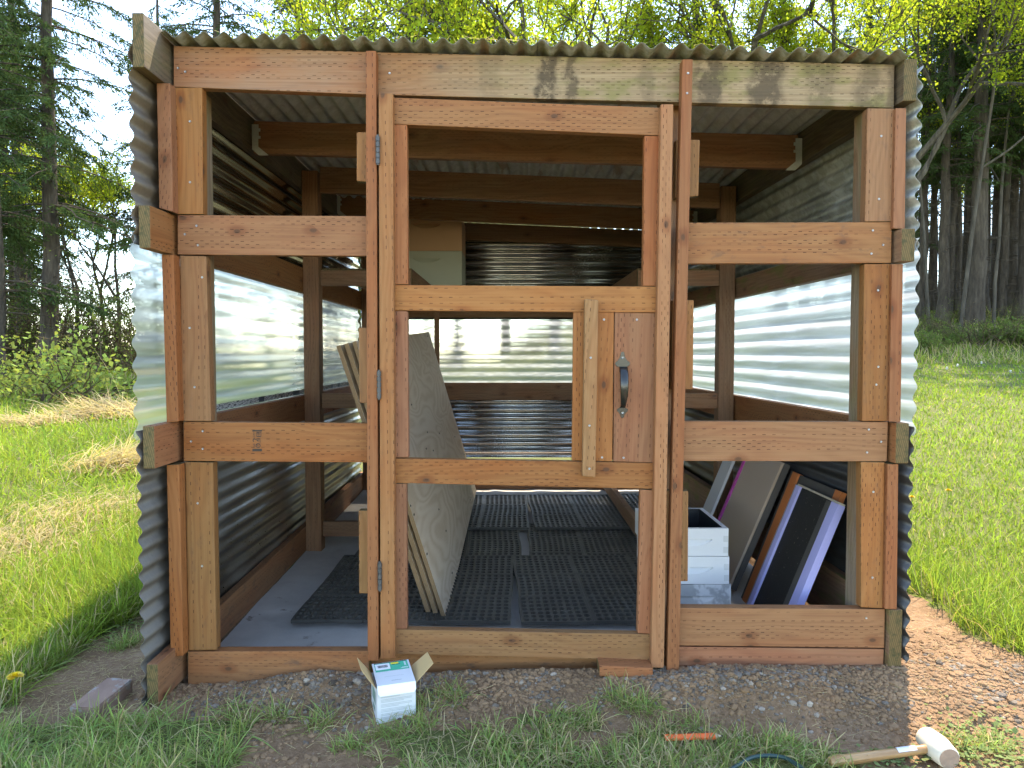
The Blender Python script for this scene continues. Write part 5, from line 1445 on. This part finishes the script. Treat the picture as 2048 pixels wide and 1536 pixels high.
def conifer(seed, H, r0, base, maxL, nb, dens, dead=14):
    g = np.random.default_rng(seed)
    tz = np.linspace(0, H, 16)
    wob = np.cumsum(g.normal(0, 0.035, (16, 2)), 0); wob -= wob[0]
    tr = Acc(); tp = np.column_stack([wob, tz])
    rad = r0 * (1 - tz / H) ** 0.75 + 0.01; rad[0] *= 1.35
    tr.tube(tp, rad, 11)
    cr = Acc()
    for b in range(nb + dead):
        is_dead = b >= nb
        u = g.random() ** 1.15
        z = base + (H - base) * u if not is_dead else g.uniform(0.8, base + 1.0)
        L = (maxL * (1 - u) ** 0.75 * g.uniform(0.65, 1.15) + 0.35) if not is_dead else g.uniform(0.6, 1.9)
        az = g.uniform(0, 2 * np.pi)
        o = np.array([np.interp(z, tz, tp[:, 0]), np.interp(z, tz, tp[:, 1]), z])
        d = np.array([math.cos(az), math.sin(az), 0])
        t = np.linspace(0, 1, 7)
        sl = g.uniform(-0.1, 0.25)
        dz = L * (sl * t - (0.55 if not is_dead else 0.3) * t ** 2 + 0.22 * t ** 3)
        pts = o + d * (L * t)[:, None] + np.array([0, 0, 1.0]) * dz[:, None]
        pts[1:, :2] += g.normal(0, 0.03 * L, (6, 2)) * t[1:, None]
        cr.tube(pts, 0.012 * L ** 0.8 * (1 - t * 0.85) + 0.003, 4, 0)
        if is_dead:
            for _ in range(4):
                s = g.uniform(0.3, 0.95); q = o + d * L * s + np.array([0, 0, np.interp(s, t, dz)])
                e = q + g.normal(0, 0.22, 3) + d * 0.12
                cr.tube([q, (q + e) / 2 + g.normal(0, 0.03, 3), e], [0.005, 0.004, 0.002], 3, 0)
            continue
        n = int(L * 17 * dens) + 4
        s = g.uniform(0.12, 1.0, n)
        q = np.stack([np.interp(s, t, pts[:, k]) for k in range(3)], -1)
        side = np.where(g.random(n) < .5, 1, -1)
        perp = np.array([-d[1], d[0], 0])
        td = unit(perp * side[:, None] * g.uniform(0.4, 1.0, (n, 1)) + d * g.uniform(0.2, 0.8, (n, 1)) + np.array([0, 0, -1.0]) * g.uniform(0.1, 0.75, (n, 1)))
        tl = g.uniform(0.22, 0.62, n) * (1.1 - 0.5 * s) * min(1.0, 0.45 + L / 3)
        for j in range(6):
            f = (j + 0.3) / 6
            p = q + td * (tl * f)[:, None] + np.array([0, 0, -1.0]) * (0.25 * tl * f * f)[:, None]
            nd = unit(td + g.normal(0, 0.5, (n, 3)) + np.array([0, 0, -0.25]))
            sd = unit(np.cross(nd, g.normal(0, 1, (n, 3))))
            diamonds(cr, p, nd, sd, g.uniform(0.10, 0.19, n), g.uniform(0.022, 0.045, n), 1)
    return tr.mesh('trunk', True), cr.mesh('crown')

def broadleaf(seed, H, r0, leaf_mat=True, n_leaf=9, depth=5, spread=0.62, leafL=0.10, first=0.28, ratio=(0.58, 0.82)):
    g = np.random.default_rng(seed)
    tr, cr = Acc(), Acc()
    ends = []
    def grow_(p, d, L, r, k, acc):
        n = 5
        pts = [p]; dd = d.copy()
        for i in range(n):
            dd = unit(dd + g.normal(0, 0.12 if k else 0.035, 3) + np.array([0, 0, 0.05]))
            pts.append(pts[-1] + dd * L / n)
        pts = np.array(pts)
        acc.tube(pts, np.linspace(r, r * 0.62, n + 1), max(3, 9 - 2 * k), 0)
        if k >= depth:
            ends.append((pts, dd)); return
        nc = 2 if g.random() < .55 else 3
        for c in range(nc + (1 if k >= 2 else 0)):
            s = g.uniform(0.55, 1.0) if c else 1.0
            q = np.array([np.interp(s * n, np.arange(n + 1), pts[:, j]) for j in range(3)])
            nd = unit(dd + g.normal(0, spread, 3) + np.array([0, 0, 0.12]))
            grow_(q, nd, L * g.uniform(*(ratio if k == 0 else (0.58, 0.82))), r * 0.58, k + 1, cr)
        if k >= 2: ends.append((pts, dd))
    grow_(np.zeros(3), np.array([g.normal(0, .05), g.normal(0, .05), 1.0]), H * first, r0, 0, tr)
    if leaf_mat:
        for pts, dd in ends:
            n = g.poisson(n_leaf)
            if n == 0: continue
            s = g.uniform(0.2, 1.05, n) * (len(pts) - 1)
            q = np.stack([np.interp(s, np.arange(len(pts)), pts[:, j]) for j in range(3)], -1) + g.normal(0, 0.10, (n, 3))
            nd = unit(g.normal(0, 1, (n, 3)) + np.array([0, 0, -0.7]))
            sd = unit(np.cross(nd, g.normal(0, 1, (n, 3))))
            L = leafL * g.uniform(0.6, 1.35, n)
            diamonds(cr, q, nd, sd, L, L * 0.72, 1)
    return tr.mesh('trunk', True), cr.mesh('crown')

LIB = {}
for k, a in enumerate(((11, 17, 0.21, 3.2, 3.0, 120, 1.0), (12, 16, 0.19, 2.6, 2.7, 120, 1.1), (13, 18, 0.24, 4.5, 3.1, 110, 1.0))):
    LIB['fir%d' % k] = (conifer(*a), [BARK, NEED])
for k, a in enumerate(((21, 17, 0.24, 6.2, 2.4, 75, 0.9, 34), (22, 16, 0.17, 7.0, 2.0, 65, 0.9, 30), (23, 18, 0.30, 6.8, 2.6, 75, 0.9, 30))):
    LIB['bole%d' % k] = (conifer(*a), [BARK, NEED])
for k, a in enumerate(((31, 13, 0.15), (32, 12, 0.13), (33, 14, 0.17))):
    LIB['maple%d' % k] = (broadleaf(*a, n_leaf=42, leafL=0.068), [BARK2, MAPLE])
LIB['under'] = (broadleaf(38, 12, 0.055, True, 18, 5, 0.45, 0.07, 0.58, (0.24, 0.36)), [BARK2, MAPLE])
for k, a in enumerate(((26, 17, 0.11, 8.5, 1.6, 40, 0.8, 26), (27, 16, 0.085, 7.5, 1.5, 36, 0.8, 22))):
    LIB['pole%d' % k] = (conifer(*a), [BARK, NEED])
LIB['thinmaple'] = (broadleaf(36, 9.5, 0.08, True, 16, 5, 0.6, 0.075), [BARK2, MAPLE])
LIB['bare0'] = (broadleaf(41, 8, 0.07, False, 0, 5, 0.5), [BARK2, MAPLE])
LIB['bare1'] = (broadleaf(42, 6, 0.05, False, 0, 5, 0.65), [BARK, MAPLE])
for key, (pair, ms) in LIB.items():
    pair[0].materials.append(ms[0])
    for m_ in ms: pair[1].materials.append(m_)

def tree(key, px, D, name, label, cat='tree', group=None, scale=1.0, rot=None, X=None):
    x = (px - CX) * D / F_PX if X is None else X
    root = empty(name, (x, D, h1(x, D) - 0.06)); tag(root, label, cat, group)
    root.rotation_euler = (0, 0, random.uniform(0, 6.28) if rot is None else rot); root.scale = (scale,) * 3
    (tm, cm), ms = LIB[key]
    for nm, me in (('trunk', tm), ('crown', cm)):
        o = bpy.data.objects.new(nm, me); COL.objects.link(o); o.parent = root
    return root

ORD = ['first', 'second', 'third', 'fourth', 'fifth', 'sixth', 'seventh', 'eighth', 'ninth', 'tenth', 'eleventh', 'twelfth', 'thirteenth', 'fourteenth', 'fifteenth']
# left of the shed
tree('fir2', 98, 21, 'fir_tree', 'tall dark fir with a straight bare trunk at the far left', 'tree', None, 1.0, 0.4)
tree('fir0', -30, 23, 'fir_tree', 'dense dark fir cut off by the left picture edge', 'tree', None, 1.0, 1.4)
tree('fir1', 28, 33, 'fir_tree', 'slender dark fir just left of the straight bare trunk', 'tree', None, 0.95, 2.0)
tree('fir0', 5, 29, 'fir_tree', 'dark fir at the left edge behind the dense one', 'tree', None, 1.05, 3.3)
tree('fir2', 52, 27, 'fir_tree', 'dark fir right behind the straight bare trunk, to its left', 'tree', None, 1.0, 2.6)
tree('fir1', -5, 19.5, 'fir_tree', 'nearest dark fir, its boughs reaching in from the left edge', 'tree', None, 0.9, 0.9)
tree('thinmaple', 240, 24, 'maple_tree', 'leafing tree partly hidden by the left wall of the shed', 'tree', None, 1.0, 5.0)
tree('thinmaple', 215, 27, 'maple_tree', 'slim leafing tree nearest the left wall of the shed', 'tree', None, 1.05, 0.0)
tree('thinmaple', 60, 26, 'maple_tree', 'slim leafing tree behind the straight fir trunk', 'tree', None, 1.1, 2.1)
tree('thinmaple', 150, 24, 'maple_tree', 'slim leafing tree just right of the straight fir trunk', 'tree', None, 1.0, 4.0)
tree('maple1', -40, 30, 'maple_tree', 'leafing maple at the left picture edge behind the firs', 'tree', None, 1.0, 5.0)
tree('bare0', 190, 30, 'bare_tree', 'bare twiggy sapling standing against the pale sky', 'tree', None, 0.9, 0.0)
tree('bare1', 130, 23, 'bare_tree', 'bare leaning shrub tree right of the straight fir trunk', 'tree', None, 1.0, 1.0)
tree('bare1', 232, 25, 'bare_tree', 'bare shrub tree close to the left wall of the shed', 'tree', None, 1.0, 3.0)
tree('fir1', 330, 25, 'fir_tree', 'dark fir above the left roof corner', 'tree', None, 0.85, 0.2)
# above the roof
for px, D, key, sc_, lab in ((455, 22, 'fir0', 1.0, 'dark drooping fir above the left window of the shed'), (610, 24, 'fir1', 1.0, 'dark drooping fir left of the doorway, above the roof'), (830, 21, 'bole0', 1.0, 'fir with a grey bare trunk above the left of the doorway'), (1395, 25, 'fir2', 1.0, 'dark fir above the right door jamb'), (720, 36, 'fir0', 1.0, 'distant fir behind the maples left of the doorway'), (1560, 30, 'fir0', 1.0, 'dark fir above the right window of the shed'), (1720, 28, 'fir1', 1.0, 'dark fir above the right end of the roof')):
    tree(key, px, D, 'fir_tree', lab, 'tree', None, sc_ * 0.95)
for k, (px, D) in enumerate(((770, 24), (905, 21.5), (1010, 24), (1120, 20.5), (1230, 23), (1330, 22), (1480, 24), (1610, 22.5), (1690, 24), (1775, 22.5))):
    tree('maple%d' % (k % 3), px, D, 'maple_tree', ORD[k] + ' yellow-green maple from the left above the roof', 'tree', 'maples behind the shed', random.uniform(1.2, 1.45))
# the wood on the right
front = ((1838, 25, 'bole1', .8), (1858, 27.5, 'bole1', 1.0), (1882, 24, 'bole0', .9), (1904, 26, 'bole0', 1.0), (1925, 28, 'bole1', 1.1), (1942, 23.5, 'bole2', 1.1), (1962, 26, 'bole0', 1.0), (1982, 28, 'bole2', 1.0), (2001, 25, 'bole1', .9), (2018, 27, 'bole0', 1.0), (2040, 24.5, 'bole2', 1.0), (2075, 26, 'bole0', 1.0), (2120, 24, 'bole1', 1.1), (2175, 26, 'bole2', 1.0), (2240, 25, 'bole0', 1.0))
for k, (px, D, key, sc_) in enumerate(front):
    tree(key, px, D, 'fir_tree', ORD[k] + ' tall fir trunk from the shed in the front row of the right-hand wood', 'tree', 'firs of the right-hand wood', sc_ * 0.82)
poles = (1829, 1847, 1869, 1874, 1893, 1914, 1933, 1953, 1971, 1993, 2010, 2027, 2034, 2058, 2090)
for k, px in enumerate(poles):
    tree('pole%d' % (k % 2), px, random.uniform(25, 33), 'fir_tree', ORD[k] + ' slender pole-like fir from the shed in the right-hand wood', 'tree', 'slender firs of the right-hand wood', random.uniform(0.78, 0.9))
for k in range(8):
    px = 1650 + 80 * k + random.uniform(-12, 12); D = random.uniform(31, 46)
    tree(random.choice(('bole0', 'bole1', 'bole2', 'fir0', 'fir1')), px, D, 'fir_tree', 'dark fir deep in the wood behind the front rows', 'tree', 'firs deep in the wood', random.uniform(0.9, 1.2))
for k, (px, D) in enumerate(((1856, 23), (1918, 21.8), (1985, 23), (2050, 22), (2120, 23), (1835, 34), (1900, 36), (1960, 34), (2020, 37))):
    tree('under', px, D, 'maple_tree', ORD[k] + ' slender leafing maple among the firs right of the shed', 'tree', 'maples among the firs', random.uniform(0.95, 1.15))
for k in range(4):
    tree(random.choice(('fir0', 'maple0')), 400 + 250 * k + random.uniform(-40, 40), random.uniform(36, 48), 'background_tree', 'tree deep behind the shed, half hidden by the maples', 'tree', 'trees deep behind the shed', 1.1)
for k in range(4):
    tree('bare0', -160 + 110 * k + random.uniform(-20, 20), random.uniform(42, 60), 'background_tree', 'small far bare tree seen low behind the left thicket', 'tree', 'far trees on the left', 0.8)

# shrubs
def shrub_mesh(seed, w, h, stems, leaves, leafL, stem_m=0):
    g = np.random.default_rng(seed); ac = Acc()
    tips = []
    for k in range(stems):
        p = np.array([g.normal(0, w * .25), g.normal(0, w * .25), -0.05]); d = unit(np.array([g.normal(0, .7), g.normal(0, .7), 1.0]))
        n = 7; L = h * g.uniform(.6, 1.25); pts = [p]
        for i in range(n):
            d = unit(d + g.normal(0, .22, 3) + np.array([0, 0, -0.06 * i * .5])); pts.append(pts[-1] + d * L / n)
        pts = np.array(pts); pts[:, 2] = np.maximum(pts[:, 2], -0.05)
        ac.tube(pts, np.linspace(0.012, 0.003, n + 1), 3, 0)
        for j in range(3):
            i = g.integers(2, n + 1); e = pts[i] + g.normal(0, 1, 3) * np.array([.25, .25, .18]) * h * .8
            mid = (pts[i] + e) / 2 + g.normal(0, .06, 3)
            ac.tube([pts[i], mid, e], [0.005, 0.004, 0.002], 3, 0); tips += [mid, e]
        tips += list(pts[3:])
    tips = np.array(tips)
    if leaves:
        q = tips[g.integers(0, len(tips), leaves)] + g.normal(0, 0.10, (leaves, 3)) * np.array([1, 1, .8])
        nd = unit(g.normal(0, 1, (leaves, 3)) + np.array([0, 0, .2])); sd = unit(np.cross(nd, g.normal(0, 1, (leaves, 3))))
        L = leafL * g.uniform(.6, 1.4, leaves)
        diamonds(ac, q, nd, sd, L, L * .65, 1)
    return ac.mesh('shrub')
SH = {'thicket0': (shrub_mesh(51, 1.8, 2.6, 80, 1500, 0.055), [DEADL, DARKL]), 'thicket1': (shrub_mesh(52, 2.0, 2.2, 90, 2200, 0.06), [DEADL, DARKL]),
      'briar': (shrub_mesh(53, 0.9, 1.0, 26, 1300, 0.06), [DEADL, BRIAR]), 'low': (shrub_mesh(54, 1.4, 0.9, 40, 2600, 0.085), [DEADL, DARKL]), 'pile': (shrub_mesh(55, 1.8, 1.1, 60, 0, 0.05), [DEADL, DARKL])}
for me, ms in SH.values():
    for m_ in ms: me.materials.append(m_)
def shrub(key, px, D, name, label, sc_=1.0, group=None, sz=1.0):
    x = (px - CX) * D / F_PX
    o = bpy.data.objects.new(name, SH[key][0]); COL.objects.link(o)
    o.location = (x, D, h1(x, D)); o.rotation_euler = (0, 0, random.uniform(0, 6.28)); o.scale = (sc_, sc_, sc_ * sz)
    tag(o, label, 'shrub', group)
for k in range(10):
    px = -90 + 42 * k
    shrub('thicket%d' % (k % 2), px + random.uniform(-8, 8), random.uniform(22, 26), 'thicket_shrub', ORD[k] + ' dark tangled shrub from the left along the meadow edge', random.uniform(1.15, 1.45), 'tangled shrubs along the meadow edge')
for k in range(8):
    px = 300 + 190 * k
    shrub('thicket%d' % (k % 2), px, random.uniform(21, 25), 'thicket_shrub', 'tangled shrub behind the shed, seen only through its clear back wall', 1.0, 'shrubs behind the shed')
shrub('briar', 150, 13.0, 'bramble_bush', 'pale leafy bramble bush at the meadow edge, right one', 1.6, 'bramble bushes')
shrub('briar', 112, 13.4, 'bramble_bush', 'pale leafy bramble bush at the meadow edge, middle one', 1.1, 'bramble bushes')
shrub('briar', 30, 14.0, 'bramble_bush', 'pale leafy bramble bush at the meadow edge, left one', 1.1, 'bramble bushes')
for k, (px, D, key, s) in enumerate(((1845, 19.5, 'low', 1.0), (1900, 20.5, 'low', 0.9), (1868, 22, 'thicket1', 0.7), (1985, 20.5, 'low', 1.1), (2045, 20, 'low', 1.4), (2100, 21, 'low', 1.3), (2030, 23, 'thicket0', 0.7), (1930, 24, 'thicket1', .7))):
    shrub(key, px, D, 'undergrowth_shrub', ORD[k] + ' undergrowth shrub at the foot of the right-hand wood', s * 0.55, 'undergrowth of the right-hand wood')
shrub('pile', 1935, 20.5, 'brush_pile', 'grey pile of dead branches at the foot of the firs', 1.2, None, 0.9)
# dead branches arching over the left meadow
